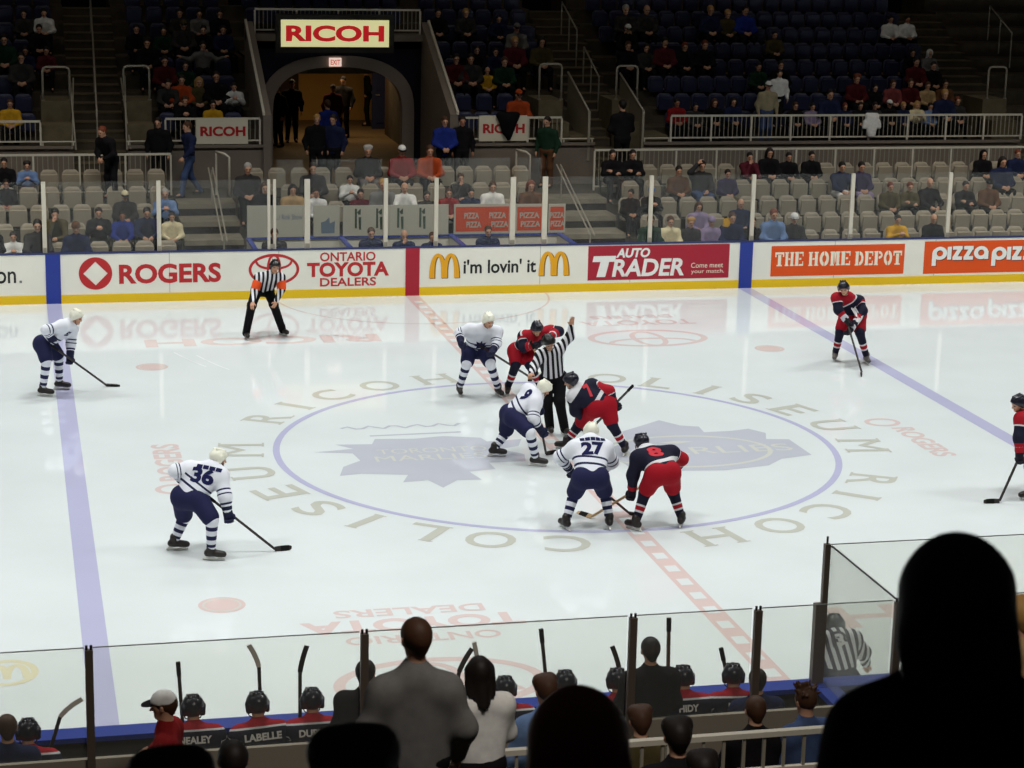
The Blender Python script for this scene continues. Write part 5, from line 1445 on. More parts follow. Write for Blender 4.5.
def local_pose(mode, arms='lap', lean=0.0, turn=0.0, face=None):
    L = {}
    if mode == 'sit':
        L.update(pel=A(0, 0, .54), neck=A(0, .05 + lean * .30, 1.0 - lean * .06), head=A(0, .09 + lean * .42, 1.20 - lean * .10), sl=A(-.19, .04 + lean * .27, .94 - lean * .05), sr=A(.19, .04 + lean * .27, .94 - lean * .05),
                 kl=A(-.14, .43, .53), kr=A(.14, .43, .53), al=A(-.15, .45, .10), ar=A(.15, .45, .10))
        E = {'lap': ((-.26, .13, .70), (.26, .13, .70), (-.08, .34, .64), (.08, .34, .64)), 'crossed': ((-.25, .17, .72), (.25, .17, .72), (.05, .24, .80), (-.05, .25, .74)), 'chin': ((-.22, .30, .66), (.18, .34, .68), (-.02, .42, .66), (.04, .27, 1.04)),
             'clap': ((-.25, .16, .74), (.25, .16, .74), (-.04, .38, .88), (.04, .38, .88)), 'knees': ((-.24, .30, .72), (.24, .30, .72), (-.10, .47, .64), (.10, .47, .64)), 'raise': ((-.26, .13, .70), (.30, .16, 1.06), (-.08, .34, .64), (.12, .18, 1.28)),
             'wide': ((-.36, .05, .82), (.36, .05, .82), (-.58, .04, .90), (.58, .04, .90))}[arms]
    else:
        L.update(pel=A(0, 0, .95), neck=A(0, .03 + lean * .35, 1.47 - lean * .12), head=A(0, .06 + lean * .45, 1.68 - lean * .17), sl=A(-.2, .02 + lean * .33, 1.41 - lean * .1), sr=A(.2, .02 + lean * .33, 1.41 - lean * .1), kl=A(-.10, .04, .51), kr=A(.11, .04, .51), al=A(-.12, -.01, .10), ar=A(.13, -.01, .10))
        E = {'down': ((-.29, -.02, 1.14), (.29, -.02, 1.14), (-.27, .10, .90), (.27, .10, .90)), 'front': ((-.27, .08, 1.14), (.27, .08, 1.14), (-.06, .24, 1.02), (.06, .24, 1.02)), 'folded': ((-.25, .16, 1.16), (.25, .16, 1.16), (.08, .24, 1.20), (-.08, .25, 1.14)),
             'walk': ((-.28, .10, 1.14), (.28, -.10, 1.14), (-.26, .30, .98), (.26, -.06, .88)), 'hips': ((-.36, -.06, 1.16), (.36, -.06, 1.16), (-.20, .06, .98), (.20, .06, .98)), 'lap': ((-.27, .08, 1.14), (.27, .08, 1.14), (-.06, .24, 1.02), (.06, .24, 1.02))}[arms]
        if arms == 'walk': L.update(kl=A(-.10, .20, .52), kr=A(.11, -.06, .50), al=A(-.11, .28, .10), ar=A(.12, -.34, .14))
    for k, e in zip(('el', 'er', 'hl', 'hr'), E): L[k] = A(*e) + (A(0, lean * .25, -lean * .05) if mode == 'sit' and arms in ('chin', 'clap', 'crossed', 'raise', 'wide') else A(0, lean * .2, -lean * .1) if mode != 'sit' else 0)
    L['tl'] = L['tr'] = A(0, 1, 0)
    a = turn; L['face'] = A(math.sin(a), math.cos(a), -.12 - lean * .25) if face is None else A(*face)
    return L
def place(L, pos, yaw, s=1.0):
    c, n = math.cos(yaw), math.sin(yaw); R = np.array([[c, -n, 0], [n, c, 0], [0, 0, 1]])
    vec = ('tl', 'tr', 'face', 'up')
    J = {k: (R @ v if k in vec else R @ (v * s) + pos) for k, v in L.items()}
    J['hipw'] = .10 * s
    return pose(J)
def figure(label, head, yaw, mode, arms, top, legs, hair, hairstyle, s=1.0, lean=0.0, turn=0.0, skin=0, bulk=1.0, cap=None, group=None, h=.016, drop=0.0, hem=.08):
    """a person placed by the middle of the head"""
    L = local_pose(mode, arms, lean, turn)
    for k, e in (('sl', 1), ('sr', -1)): L[k] = L[k] + A(e * drop * .3, 0, -drop)
    c, n = math.cos(yaw), math.sin(yaw); hd = L['head'] * s
    pos = A(*head) - A(c * hd[0] - n * hd[1], n * hd[0] + c * hd[1], hd[2])
    J = place(L, pos, yaw, s)
    root = empty('person', pos, label, 'person', group)
    make_body(J, root, SKIN[skin], .013, sc=s)
    j = jersey(J, root, top, bulk * .80, h, 'jacket', sc=s, hem=hem, waist_r=.16)
    legs_cloth(J, root, legs, 'trousers', 2, .098, .078, .062, h, s); shoes(J, root, SHOE, sc=s)
    if cap: ball_cap(J, root, cap[0], cap[1], s); hair_cap(J, root, HAIR[hair], 'short', s * .96)
    elif hairstyle != 'bald': hair_cap(J, root, HAIR[hair], hairstyle, s)
    return root, J, j
def bench_player(label, u, v, Y=-13.68, text=None, kit=None, yawd=0, arms='lap', lean=.35):
    hd = at_y(u, v, Y)
    L = local_pose('sit', arms, lean); yaw = math.radians(yawd)
    hl = L['head']; c, n = math.cos(yaw), math.sin(yaw)
    pos = hd - A(-n * hl[1], c * hl[1], hl[2]); J = place(L, pos, yaw)
    root = empty('person', pos, label, 'person', 'players on the bench')
    make_body(J, root, SKIN[0], .016, (False, False)); j = jersey(J, root, J_BENCH, .98)
    legs_cloth(J, root, PANT_R, 'hockey_pants', .8, .135, .115)
    for s in 'lr':
        J['ice' + s] = J['a' + s][2] - .14
        B = Blob(.018, .03); B.cap(J['k' + s], J['a' + s], .085, .06); V, Fq = B.mesh(); o = mesh_obj('sock', V, Fq, SOCK_D, root, True)
        ax = J['a' + s] - J['k' + s]; set_attr(o, 'band_t', ((V - J['k' + s]) @ ax) / (ax @ ax))
        glove(J, root, s, GLV_D, GLV_R)
    skates(J, root, BOOT, HOLD, STEEL); helmet(J, root, HELM_D)
    if text:
        ax = nrm(J['neck'] - J['pel']); rt = nrm(J['sr'] - J['sl'])
        project_decal(text, j, J['neck'] + (J['pel'] - J['neck']) * .17, rt, ax, .051 * len(text), .070, NUM_W, 'name_lettering', root, bold=.04)
    return root
J_BENCH = ramp_mat('bench_jersey', [(0, RED_C), (.06, GRY_C), (.14, DNV_C), (1.3, RED_C), (1.5, GRY_C), (1.6, DNV_C)], [(-.5, RED_C), (-.04, GRY_C), (-.005, DNV_C), (.80, GRY_C), (.92, DNV_C)])
bench_player('person in dark helmet seated on the bench beside the brown haired coach', 28, 733)
bench_player('person in dark bench jersey lettered NEALEY beside the white cap', 193, 709, text='NEALEY')
bench_player('person in dark bench jersey lettered LABELLE', 257, 706, text='LABELLE', yawd=8)
bench_player('person in dark bench jersey lettered DUPUIS', 312, 702, text='DUPUIS')
bench_player('person in dark helmet on the bench just past the white top', 505, 690)
bench_player('person in shiny navy helmet on the bench above the light blue jacket', 565, 684)
bench_player('person in dark helmet on the bench against the post by the black suit', 617, 682, text='OY')
bench_player('person in dark helmet leaning behind the shoulder of the black suit', 683, 679, text='HIDY')
bench_player('person in dark helmet on the bench with one arm up on the boards', 733, 677, text='IRA', yawd=-8)
def up_stick(label, u0, v0, u1, v1, blade_up, Y=-13.42, mat_s=STK_D, bl=None):
    """substitute's stick standing upright between bench and boards; top end measured on the photograph"""
    a = at_y(u0, v0, Y); b_ = at_y(u1, v1, Y)
    d = nrm(b_ - a); foot = a + d * (1.35 if not blade_up else 1.2)
    t = empty('hockey_stick', foot, label, 'hockey stick', 'bench sticks')
    MB().bar(a, foot, .024, .034).build('shaft', mat_s, t)
    MB().bar(foot - d * .16, foot, .03, .042).build('grip_tape', TAPE_B, t) if blade_up else MB().bar(a, a + d * .14, .03, .042).build('grip_tape', TAPE_W if mat_s is STK_W else TAPE_B, t)
    e = A(*blade_up, 0) if blade_up else A(0, 1, -.1)
    base = a if blade_up else foot; e = nrm(e + (-d if blade_up else d) * .9); n = nrm(np.cross(e, d)); w = nrm(np.cross(n, e)) * .024
    b = MB()
    for k in range(5):
        p = [base + e * .26 * q * (.5 + .5 * q) + (-d if blade_up else d) * .12 * q * (1 - q) + n * .03 * q * q for q in (k / 5, (k + 1) / 5)]; o = n * .007
        b.hexa([p[0] - w - o, p[0] - w + o, p[1] - w + o, p[1] - w - o, p[0] + w - o, p[0] + w + o, p[1] + w + o, p[1] + w - o])
    b.build('blade', bl or mat_s, t)
up_stick('upright hockey stick with a pale taped blade beside the brown haired coach', 60, 717, 54, 737, (.9, 0), bl=TAPE_W)
up_stick('upright dark hockey stick between the white cap and the lettering NEALEY', 178, 662, 182, 715, None)
up_stick('upright hockey stick with a pale curved blade above the lettering LABELLE', 259, 667, 260, 695, (-.35, 0), bl=TAPE_W)
up_stick('upright hockey stick with a black blade beside the lettering DUPUIS', 300, 672, 300, 712, (.25, 0), bl=TAPE_B)
up_stick('upright pale hockey stick end above the long haired woman in white', 474, 642, 478, 662, None, mat_s=STK_W)
up_stick('thin upright hockey stick blade at the shoulder of the white top', 459, 672, 456, 690, (.4, 0))
up_stick('tall dark hockey stick above the light blue jacket', 541, 629, 546, 680, None)
up_stick('thin upright hockey stick at the post by the black suit', 619, 668, 621, 688, (-.2, 0))
up_stick('tall brown topped hockey stick beside the black suit', 669, 618, 668, 672, None, mat_s=mat('brown_stick', rgb(96, 72, 50), .5))
up_stick('short dark hockey stick end over the last helmet on the bench', 721, 648, 727, 676, None)
b = MB().tube([at_y(74, 757, -14.0) - A(0, 0, .22), at_y(74, 757, -14.0) - A(0, 0, .06)], .035, 12).tube([at_y(74, 757, -14.0) - A(0, 0, .06), at_y(74, 757, -14.0)], [.03, .015], 12)

def hp(u, v, Y): return at_y(u, v, Y)
figure('person with brown thinning hair in a dark suit at the end of the bench', hp(7, 729, -14.15), .1, 'sit', 'lap', CLOTH['navy'], CLOTH['black'], 'brown', 'short')
figure('person in dark suit standing on the bench side of the post by the sweatshirt', hp(366, 674, -14.42), -.5, 'stand', 'front', CLOTH['black'], CLOTH['black'], 'dark', 'short')
figure('person in black suit with cropped dark hair standing behind the bench', hp(650, 651, -14.45), .05, 'stand', 'front', CLOTH['black'], CLOTH['black'], 'dark', 'short', bulk=1.1)
figure('person in navy jacket behind the glass post at the last bench place', hp(757, 681, -14.4), 0, 'stand', 'front', CLOTH['navy'], CLOTH['black'], 'dark', 'short', s=.93)
r, J, j = figure('person in dark red jacket with a white cap and black brim looking sideways', hp(163, 706, -15.7), 1.35, 'stand', 'folded', CLOTH['red'], CLOTH['black'], 'brown', 'short', cap=(CLOTH['white'], CLOTH['black']), turn=.1)
r, J, j = figure('person in wide grey sweatshirt standing with his back turned', hp(415, 640, -21.5), -.05, 'stand', 'down', CLOTH['grey'], CLOTH['black'], 'brown', 'short', s=.94, turn=-.35, bulk=1.12, drop=.04, hem=.22)
r, J, j = figure('person with long dark hair in a white top standing by the sweatshirt', hp(479, 673, -19.6), .25, 'stand', 'front', CLOTH['white'], CLOTH['black'], 'dark', 'long', s=.86, turn=.2, bulk=.95)
figure('person with brown hair in a light blue and dark jacket above the rail', hp(545, 691, -17.2), .3, 'stand', 'front', CLOTH['light blue'], CLOTH['denim'], 'brown', 'full', s=.98, bulk=1.1)
figure('person with round brown hair whose head shows just over the rail end', hp(640, 722, -17.0), 0, 'sit', 'lap', CLOTH['olive'], CLOTH['black'], 'brown', 'full')
figure('person with short brown hair in dark jacket in front of the bench wall', hp(755, 711, -16.4), 0, 'sit', 'lap', CLOTH['black'], CLOTH['black'], 'brown', 'short')
figure('person with tousled spiky hair in a denim blue jacket', hp(805, 702, -16.4), .3, 'sit', 'lap', CLOTH['denim'], CLOTH['black'], 'brown', 'spiky')
figure('person with black hair and pale cap edge seated this side of the rail', hp(677, 738, -20.0), 0, 'sit', 'lap', CLOTH['black'], CLOTH['black'], 'dark', 'full', cap=None)
figure('person whose dark head only just rises below the black haired one', hp(702, 772, -20.6), 0, 'sit', 'lap', CLOTH['black'], CLOTH['black'], 'dark', 'full')
figure('person with a big bush of brown hair seen from behind', hp(576, 742, -26.8), 0, 'sit', 'lap', CLOTH['black'], CLOTH['black'], 'red', 'big', s=1.12)
figure('person with a dark head low in front of the sweatshirt', hp(354, 788, -28.0), 0, 'sit', 'lap', CLOTH['black'], CLOTH['black'], 'dark', 'full')
figure('person with a small dark head below the lettering LABELLE', hp(233, 762, -20.6), 0, 'sit', 'lap', CLOTH['black'], CLOTH['black'], 'dark', 'short')
figure('person with a dark head barely showing below the lettering NEALEY', hp(172, 806, -27.6), 0, 'sit', 'lap', CLOTH['black'], CLOTH['black'], 'dark', 'full')
figure('person as a tall black silhouette with long hair and wide shoulders', hp(954, 598, -28.4), -.1, 'stand', 'down', CLOTH['black'], CLOTH['black'], 'dark', 'big', s=.95, bulk=1.2, h=.014, drop=.05)
figure('person in a tan hood glimpsed past the long haired silhouette', hp(1019, 617, -20.2), .2, 'stand', 'front', CLOTH['tan'], CLOTH['black'], 'blond', 'full')
# rail in front of the near walkway
a = at_y(474, 752, -17.5); c = at_y(822, 726, -17.5)
t = empty('railing', ((a[0] + c[0]) / 2, -17.5, 1.45), 'pale steel railing between the near rows and the bench wall', 'railing')
x0, x1, zt = a[0], c[0] + .3, a[2]
MB().box(x0, x1, -17.53, -17.47, zt - .045, zt).build('top_rail', WHITE_MET, t)
MB().box(x0, x1, -17.52, -17.48, zt - .35, zt - .315).build('middle_rail', WHITE_MET, t)
b = MB()
for i in range(1, int((x1 - x0) / .17)): b.box(x0 + .17 * i - .012, x0 + .17 * i + .012, -17.512, -17.488, 1.5, zt - .06)
b.build('baluster_grille', GREY_MET, t)
for x in (x0 + .03, (x0 + x1) / 2, x1 - .03): MB().box(x - .025, x + .025, -17.525, -17.475, 1.45, zt - .05).build('post', WHITE_MET, t)

# ================================================================== spectators across the ice
TPL = {}
def tpl(mode, arms, lean, style, turn=0.0):
    """shared shapes of one pose: body, jacket, trousers, shoes and head wear"""
    key = (mode, arms, lean, turn)
    if key not in TPL:
        L = local_pose(mode, arms, lean, turn); J = place(L, A(0, 0, 0), 0.0)
        root = bpy.data.objects.new('tmp', None)
        COL.objects.link(root)
        make_body(J, root, SKIN[0], .019); jersey(J, root, CLOTH['black'], .80, .026, 'jacket', hem=.05, waist_r=.15)
        legs_cloth(J, root, CLOTH['black'], 'trousers', 2, .096, .078, .062, .026); shoes(J, root, SHOE, h=.02)
        TPL[key] = dict(J=J, parts=[(o.name.split('.')[0], o.data) for o in root.children], head={})
        for o in list(root.children): bpy.data.objects.remove(o)
        bpy.data.objects.remove(root)
    T = TPL[key]
    if style not in T['head']:
        root = bpy.data.objects.new('tmp', None); COL.objects.link(root)
        J = T['J']
        if style in ('short', 'long', 'full'): hair_cap(J, root, HAIR['dark'], style, 1, .022)
        elif style == 'cap': hair_cap(J, root, HAIR['dark'], 'short', .95, .022); ball_cap(J, root, CLOTH['white'], CLOTH['black'], 1, h=.02)
        elif style == 'beanie': beanie(J, root, CLOTH['white'], 1, .022)
        elif style == 'hood':
            f, u, r = J['f'], J['u'], J['r']; c = J['head']; B = Blob(.022, .04)
            B.ell(c + u * .03 - f * .03, [r * .115, f * .12, u * .13]).cap(c - f * .08 - u * .05, J['neck'] - f * .05, .09, .11).cut(c + f * .05, f)
            V, Fq = B.mesh(); mesh_obj('hood', V, Fq, CLOTH['black'], root, True)
        T['head'][style] = [(o.name.split('.')[0], o.data, [(k.name.split('.')[0], k.data) for k in o.children]) for o in root.children]
        for o in list(root.children):
            for k in list(o.children): bpy.data.objects.remove(k)
            bpy.data.objects.remove(o)
        bpy.data.objects.remove(root)
    return T
def link_part(name, me, parent, mats):
    o = bpy.data.objects.new(name, me); COL.objects.link(o); o.parent = parent
    for i, m in enumerate(mats):
        if i < len(o.material_slots) and m is not None: o.material_slots[i].link = 'OBJECT'; o.material_slots[i].material = m
    return o
CROWD = []
def spectator(pos, yaw, s, mode, arms, lean, top, legs, hair, style, skin=0, hat=None, turn=0.0):
    T = tpl(mode, arms, lean, style, turn)
    root = bpy.data.objects.new('person', None); COL.objects.link(root); root.empty_display_size = .1
    root.location = pos; root.rotation_euler = (0, 0, yaw); root.scale = (s, s, s); root['category'] = 'person'
    for nm, me in T['parts']:
        m = {'body': [SKIN[skin]], 'jacket': [CLOTH[top]], 'trousers': [CLOTH[legs]], 'shoe': []}[nm]
        link_part(nm, me, root, m)
    for nm, me, kids in T['head'][style]:
        m = CLOTH[hat] if hat and nm in ('cap', 'knit_hat', 'hood') else CLOTH[top] if nm == 'hood' else HAIR[hair]
        o = link_part(nm, me, root, [m])
        for kn, km in kids: link_part(kn, km, o, [CLOTH[hat] if kn == 'hat_cuff' and hat else None])
    return root

ROWN = ['front', 'second', 'third', 'fourth', 'top']
UPN = ['front', 'second', 'third', 'fourth', 'fifth', 'sixth', 'seventh', 'eighth']
SECT = {}                                             # (block, row) -> list of (x, root, words)
BLOCKS = {'LL': ('lower', -9.6, -4.95, range(0, 5), 'left grey block'), 'LC': ('lower', -3.15, 3.9, range(2, 5), 'centre grey block'), 'LR': ('lower', 5.95, 17.6, range(0, 5), 'right grey block'),
          'UL': ('upper', -9.3, -7.35, range(0, 8), 'corner navy block'), 'UB': ('upper', -5.45, -2.75, range(0, 8), 'arch-left navy block'), 'UC': ('upper', 2.75, 5.75, range(0, 8), 'arch-right navy block'), 'UR': ('upper', 7.65, 17.0, range(0, 8), 'large navy block'),
          'UT': ('upper', -2.2, 2.2, range(6, 8), 'rows above the lit sign')}
def rowspan(b, k):
    bowl, x0, x1, rows, nm = BLOCKS[b]
    if bowl == 'upper' and k < 3:
        x0, x1 = {'UL': (x0, -7.98), 'UB': (-4.85, x1), 'UC': (x0, 4.5), 'UR': (8.35, 16.75), 'UT': (x0, x1)}[b]
    return x0, x1
def row_geo(bowl, k): return (ROW_Y[k], ROW_Z[k]) if bowl == 'lower' else (UP_Y[k], UP_Z[k])
def find_row(block, u, v, head_z, head_dy):
    bowl, x0, x1, rows, nm = BLOCKS[block]; best = None
    for k in rows:
        Y, z = row_geo(bowl, k)
        hy = Y - .22 - head_dy
        x = at_y(u, v, hy)[0]
        pu, pv = to_px((x, hy, z + head_z))
        if best is None or abs(pv - v) < abs(best[1]): best = (k, pv - v, x, Y, z, hy)
    return best
def sit(block, u, v, top, hair='dark', style='short', arms='lap', lean=0.0, legs='black', skin=0, hat=None, words=None, row=None, turn=0.0):
    L = local_pose('sit', arms, lean); hz, hd = L['head'][2], L['head'][1]
    k, e, x, Y, z, hy = find_row(block, u, v, hz, hd)
    want = at_y(u, v, hy)[2] - z
    s = min(1.08, max(.80, want / hz))
    root = spectator((x, Y - .22, z), math.pi, s, 'sit', arms, lean, top, legs, hair, style, skin, hat, turn)
    w = words or f"{top} jacket"
    SECT.setdefault((block, k), []).append([x, root, w, hat, style])
    root['group'] = 'spectators in the ' + BLOCKS[block][4]
    return root
def stand(u, v, floor, top, label, yaw=math.pi, arms='down', hair='dark', style='short', legs='black', s=1.0, skin=0, hat=None, lean=0.0, Y=None, group=None):
    L = local_pose('stand', arms, lean); h = L['head'][2] * s
    p = at_z(u, v, floor + h) if Y is None else at_y(u, v, Y)
    if Y is not None: p[2] = floor + h
    o = A(-math.sin(yaw) * L['head'][1] * s, math.cos(yaw) * L['head'][1] * s, 0)
    root = spectator((p[0] - o[0], p[1] - o[1], floor), yaw, s, 'stand', arms, lean, top, legs, hair, style, skin, hat)
    root['label'] = label
    if group: root['group'] = group
    return root

# ---- lower bowl, left of the stairs
for a in (dict(u=4, v=163, top='black'), dict(u=27, v=166, top='light blue', style='full', arms='clap', legs='red', words='light blue jacket'), dict(u=6, v=184, top='black', skin=1, arms='knees', legs='maroon', words='black jacket and red lap'),
          dict(u=125, v=196, top='dark grey', style='cap', hat='cream', words='dark jacket and pale cap'), dict(u=165, v=194, top='light blue', hair='grey', arms='clap', words='light blue jacket with white front'), dict(u=55, v=214, top='olive', arms='chin', lean=.4, words='olive coat, hand at face'),
          dict(u=99, v=213, top='black', words='black coat, hands folded', arms='clap'), dict(u=122, v=216, top='blue', skin=1, words='blue jacket with white scarf', arms='knees'), dict(u=147, v=213, top='navy', words='navy striped jacket', arms='knees', lean=.3), dict(u=172, v=217, top='cream', legs='dark grey', words='cream jacket and dark legs'),
          dict(u=27, v=223, top='dark grey', arms='knees', words='dark grey coat'), dict(u=5, v=224, top='black', words='black coat at the picture edge'), dict(u=7, v=237, top='white', arms='clap', words='white shirt'), dict(u=76, v=228, top='navy', style='beanie', hat='brown', words='navy coat with brown hat')):
    sit('LL', **a)
# ---- lower bowl, behind the penalty boxes
for a in (dict(u=243, v=168, top='dark grey', hair='grey', words='dark grey coat and grey hair'), dict(u=265, v=188, top='black', style='long', hair='brown', words='black coat and long hair'), dict(u=293, v=190, top='tan', hair='dark', style='long', words='tan coat'), dict(u=316, v=193, top='white', legs='black', skin=1, words='white and black top'),
          dict(u=350, v=180, top='white', arms='clap', words='white shirt with folded hands'), dict(u=374, v=181, top='grey', hair='blond', words='grey jacket'), dict(u=368, v=151, top='black', hair='grey', style='full', words='black jacket and white hair', legs='grey'), dict(u=402, v=151, top='red', style='cap', hat='white', words='red jacket and white cap'),
          dict(u=430, v=151, top='orange', words='orange jacket', hair='brown', arms='lap'), dict(u=402, v=188, top='white', hair='brown', words='white jersey', style='bald', arms='knees'), dict(u=429, v=196, top='dark grey', words='dark grey top'), dict(u=447, v=193, top='red', hair='brown', words='red top'),
          dict(u=461, v=178, top='dark grey', hair='brown', arms='chin', words='grey coat, hand at face'), dict(u=475, v=193, top='navy', words='navy coat', arms='clap'), dict(u=489, v=187, top='white', hair='brown', words='white shirt beside red top'), dict(u=313, v=165, top='dark grey', words='dark grey coat'), dict(u=531, v=186, top='brown', hair='red', words='reddish brown coat', style='long'), dict(u=372, v=194, top='maroon', words='maroon coat and pale cup')):
    sit('LC', **a)
# ---- lower bowl, right of the stairs
for a in (dict(u=590, v=155, top='black', arms='crossed', words='black jacket'), dict(u=606, v=155, top='black', arms='crossed', words='black jacket beside an empty seat'), dict(u=609, v=194, top='black', words='black coat turned aside', turn=.7), dict(u=629, v=192, top='black', style='beanie', hat='light blue', words='black jacket and blue hat', arms='clap'),
          dict(u=628, v=221, top='dark green', words='dark green jacket', skin=1), dict(u=645, v=222, top='cream', hair='brown', words='cream jacket'), dict(u=679, v=171, top='brown', words='brown jacket and white collar'), dict(u=702, v=166, top='dark grey', arms='raise', legs='denim', words='dark grey jersey, arm raised'), dict(u=728, v=174, top='purple', words='dark purple coat', legs='olive'),
          dict(u=699, v=207, top='lilac', hair='brown', style='long', words='lilac top'), dict(u=676, v=223, top='dark grey', hair='blond', words='dark coat and blond hair', style='full'), dict(u=702, v=222, top='lilac', style='beanie', hat='lilac', words='lilac hat and top'), dict(u=728, v=218, top='navy', hair='brown', words='navy top by foam hand'), dict(u=741, v=204, top='navy', style='bald', words='navy jersey and bald head'),
          dict(u=758, v=222, top='black', hair='brown', words='black coat and tan scarf'), dict(u=768, v=212, top='light blue', hair='red', words='light blue jacket'), dict(u=779, v=219, top='dark grey', style='beanie', hat='white', words='dark coat and white hat'), dict(u=752, v=157, top='maroon', arms='chin', words='maroon jacket'), dict(u=769, v=153, top='black', style='long', words='black coat, long hair'),
          dict(u=788, v=157, top='black', words='black jacket, narrow shoulders'), dict(u=812, v=156, top='black', words='black jacket, broad shoulders'), dict(u=843, v=167, top='navy', legs='white', arms='knees', words='navy and white jacket'), dict(u=861, v=167, top='purple', legs='lilac', words='purple jersey and white front'), dict(u=893, v=187, top='olive', hair='red', words='olive coat'),
          dict(u=909, v=187, top='olive', hair='red', words='olive coat with yellow trim', arms='crossed'), dict(u=929, v=183, top='black', style='bald', words='black jacket, leaning back', arms='knees'), dict(u=898, v=220, top='yellow', arms='clap', words='yellow jacket'), dict(u=934, v=219, top='black', style='bald', words='black jacket and bald head'),
          dict(u=966, v=186, top='black', arms='crossed', words='black jacket with white stripes'), dict(u=990, v=184, top='brown', style='beanie', hat='black', words='brown coat and black hat'), dict(u=984, v=155, top='black', style='hood', words='black hooded coat'), dict(u=1003, v=160, top='navy', style='long', words='navy coat and long hair'), dict(u=1018, v=154, top='navy', hair='red', words='navy jacket with white mark')):
    sit('LR', **a)
# ---- upper bowl
for a in (dict(u=55, v=13, top='white', words='white shirt'), dict(u=39, v=14, top='dark grey'), dict(u=23, v=35, top='dark green'), dict(u=39, v=29, top='black', words='black jacket and pale tie'), dict(u=44, v=51, top='navy'), dict(u=57, v=51, top='maroon'), dict(u=21, v=56, top='dark grey', words='dark grey coat'), dict(u=10, v=104, top='yellow', words='yellow shirt', hair='brown')):
    sit('UL', **a)
for a in (dict(u=133, v=29, top='black'), dict(u=147, v=43, top='black', style='full'), dict(u=163, v=61, top='dark red'), dict(u=178, v=66, top='dark green'), dict(u=156, v=84, top='dark grey', words='dark grey shirt, leaning', lean=.4, arms='knees'), dict(u=186, v=80, top='orange', words='orange and dark jacket'), dict(u=199, v=82, top='olive', hair='blond', style='long', words='olive coat and blond hair'),
          dict(u=212, v=72, top='black', words='black jacket with white print'), dict(u=203, v=46, top='grey', words='pale grey shirt', arms='wide'), dict(u=221, v=30, top='black'), dict(u=242, v=30, top='navy'), dict(u=167, v=31, top='dark green'), dict(u=185, v=101, top='black', hair='brown', words='black jacket and white collar', arms='clap'), dict(u=213, v=105, top='yellow', words='yellow shirt'),
          dict(u=182, v=13, top='dark grey'), dict(u=197, v=14, top='grey', words='grey striped shirt'), dict(u=211, v=25, top='dark grey', style='cap', hat='olive', words='dark coat and olive cap'), dict(u=228, v=14, top='black'), dict(u=243, v=87, top='white', hair='dark', words='white hooded top', arms='clap', lean=.3)):
    sit('UB', **a)
for a in (dict(u=436, v=13, top='black'), dict(u=466, v=13, top='dark grey', hair='blond'), dict(u=499, v=19, top='navy'), dict(u=517, v=28, top='grey', style='cap', hat='grey', words='grey coat and grey cap'), dict(u=542, v=38, top='olive', style='long', words='olive coat and dark hair'), dict(u=442, v=54, top='dark red'), dict(u=460, v=54, top='dark grey', words='dark top with white mark'),
          dict(u=478, v=50, top='black'), dict(u=495, v=52, top='navy', words='navy jacket with pale strap'), dict(u=515, v=40, top='maroon', hair='blond'), dict(u=487, v=71, top='yellow', words='yellow jacket', style='bald'), dict(u=527, v=62, top='dark green', hair='brown'), dict(u=535, v=92, top='orange', words='orange cap tilted back', style='cap', hat='orange')):
    sit('UC', **a)
for a in (dict(u=626, v=6, top='dark grey', hair='grey'), dict(u=647, v=6, top='dark grey', style='bald', words='grey coat and bald head'), dict(u=628, v=29, top='black', style='cap', hat='white', words='black coat and white cap'), dict(u=634, v=46, top='black', hair='brown'), dict(u=648, v=48, top='dark grey', words='dark grey coat with pale bag'), dict(u=685, v=47, top='black', hair='red'), dict(u=658, v=40, top='maroon'),
          dict(u=675, v=103, top='red', words='red jacket', skin=1), dict(u=694, v=107, top='dark grey', words='dark grey top'), dict(u=711, v=103, top='black', style='long', hair='brown', words='black coat and long brown hair'), dict(u=730, v=102, top='navy', style='long', words='navy jersey'), dict(u=705, v=45, top='black', hair='red'), dict(u=775, v=35, top='olive'), dict(u=759, v=67, top='dark green'), dict(u=781, v=65, top='black'),
          dict(u=820, v=106, top='black', hair='brown', words='black coat and round face'), dict(u=837, v=108, top='lilac', words='pale top'), dict(u=857, v=79, top='dark red', hair='red', style='full'), dict(u=850, v=90, top='navy', words='navy jersey with white letters'), dict(u=858, v=107, top='navy', hair='red', words='navy and white top'), dict(u=885, v=88, top='black', words='black jacket'), dict(u=906, v=84, top='pink', hair='brown', words='faded red coat'),
          dict(u=926, v=83, top='dark red', hair='brown', words='dark red coat'), dict(u=944, v=86, top='tan', hair='brown', words='tan scarf and coat'), dict(u=964, v=84, top='brown', words='brown coat'), dict(u=978, v=90, top='navy', words='navy coat with white letter', hair='blond'), dict(u=870, v=106, top='black', words='black coat'), dict(u=886, v=106, top='dark grey', words='dark grey coat'), dict(u=902, v=104, top='black', style='cap', hat='white', words='black coat and white cap'),
          dict(u=920, v=106, top='navy', hair='blond', words='navy coat and fair hair'), dict(u=953, v=105, top='cream', hair='blond', style='long', words='cream jacket', arms='clap'), dict(u=971, v=107, top='light blue', words='light blue top'), dict(u=992, v=101, top='dark grey', hair='red', words='dark grey jacket'), dict(u=940, v=20, top='white', words='white jacket'), dict(u=956, v=20, top='white', words='white jacket and red face', skin=1),
          dict(u=948, v=53, top='black', words='black coat and thin face'), dict(u=962, v=54, top='grey', style='hood', hat='white', words='grey coat with white hood'), dict(u=931, v=62, top='dark red'), dict(u=948, v=66, top='black', words='black coat holding a white cup'), dict(u=712, v=8, top='navy', hair='blond'), dict(u=727, v=14, top='olive', hair='blond'), dict(u=745, v=8, top='blue', words='blue coat')):
    sit('UR', **a)
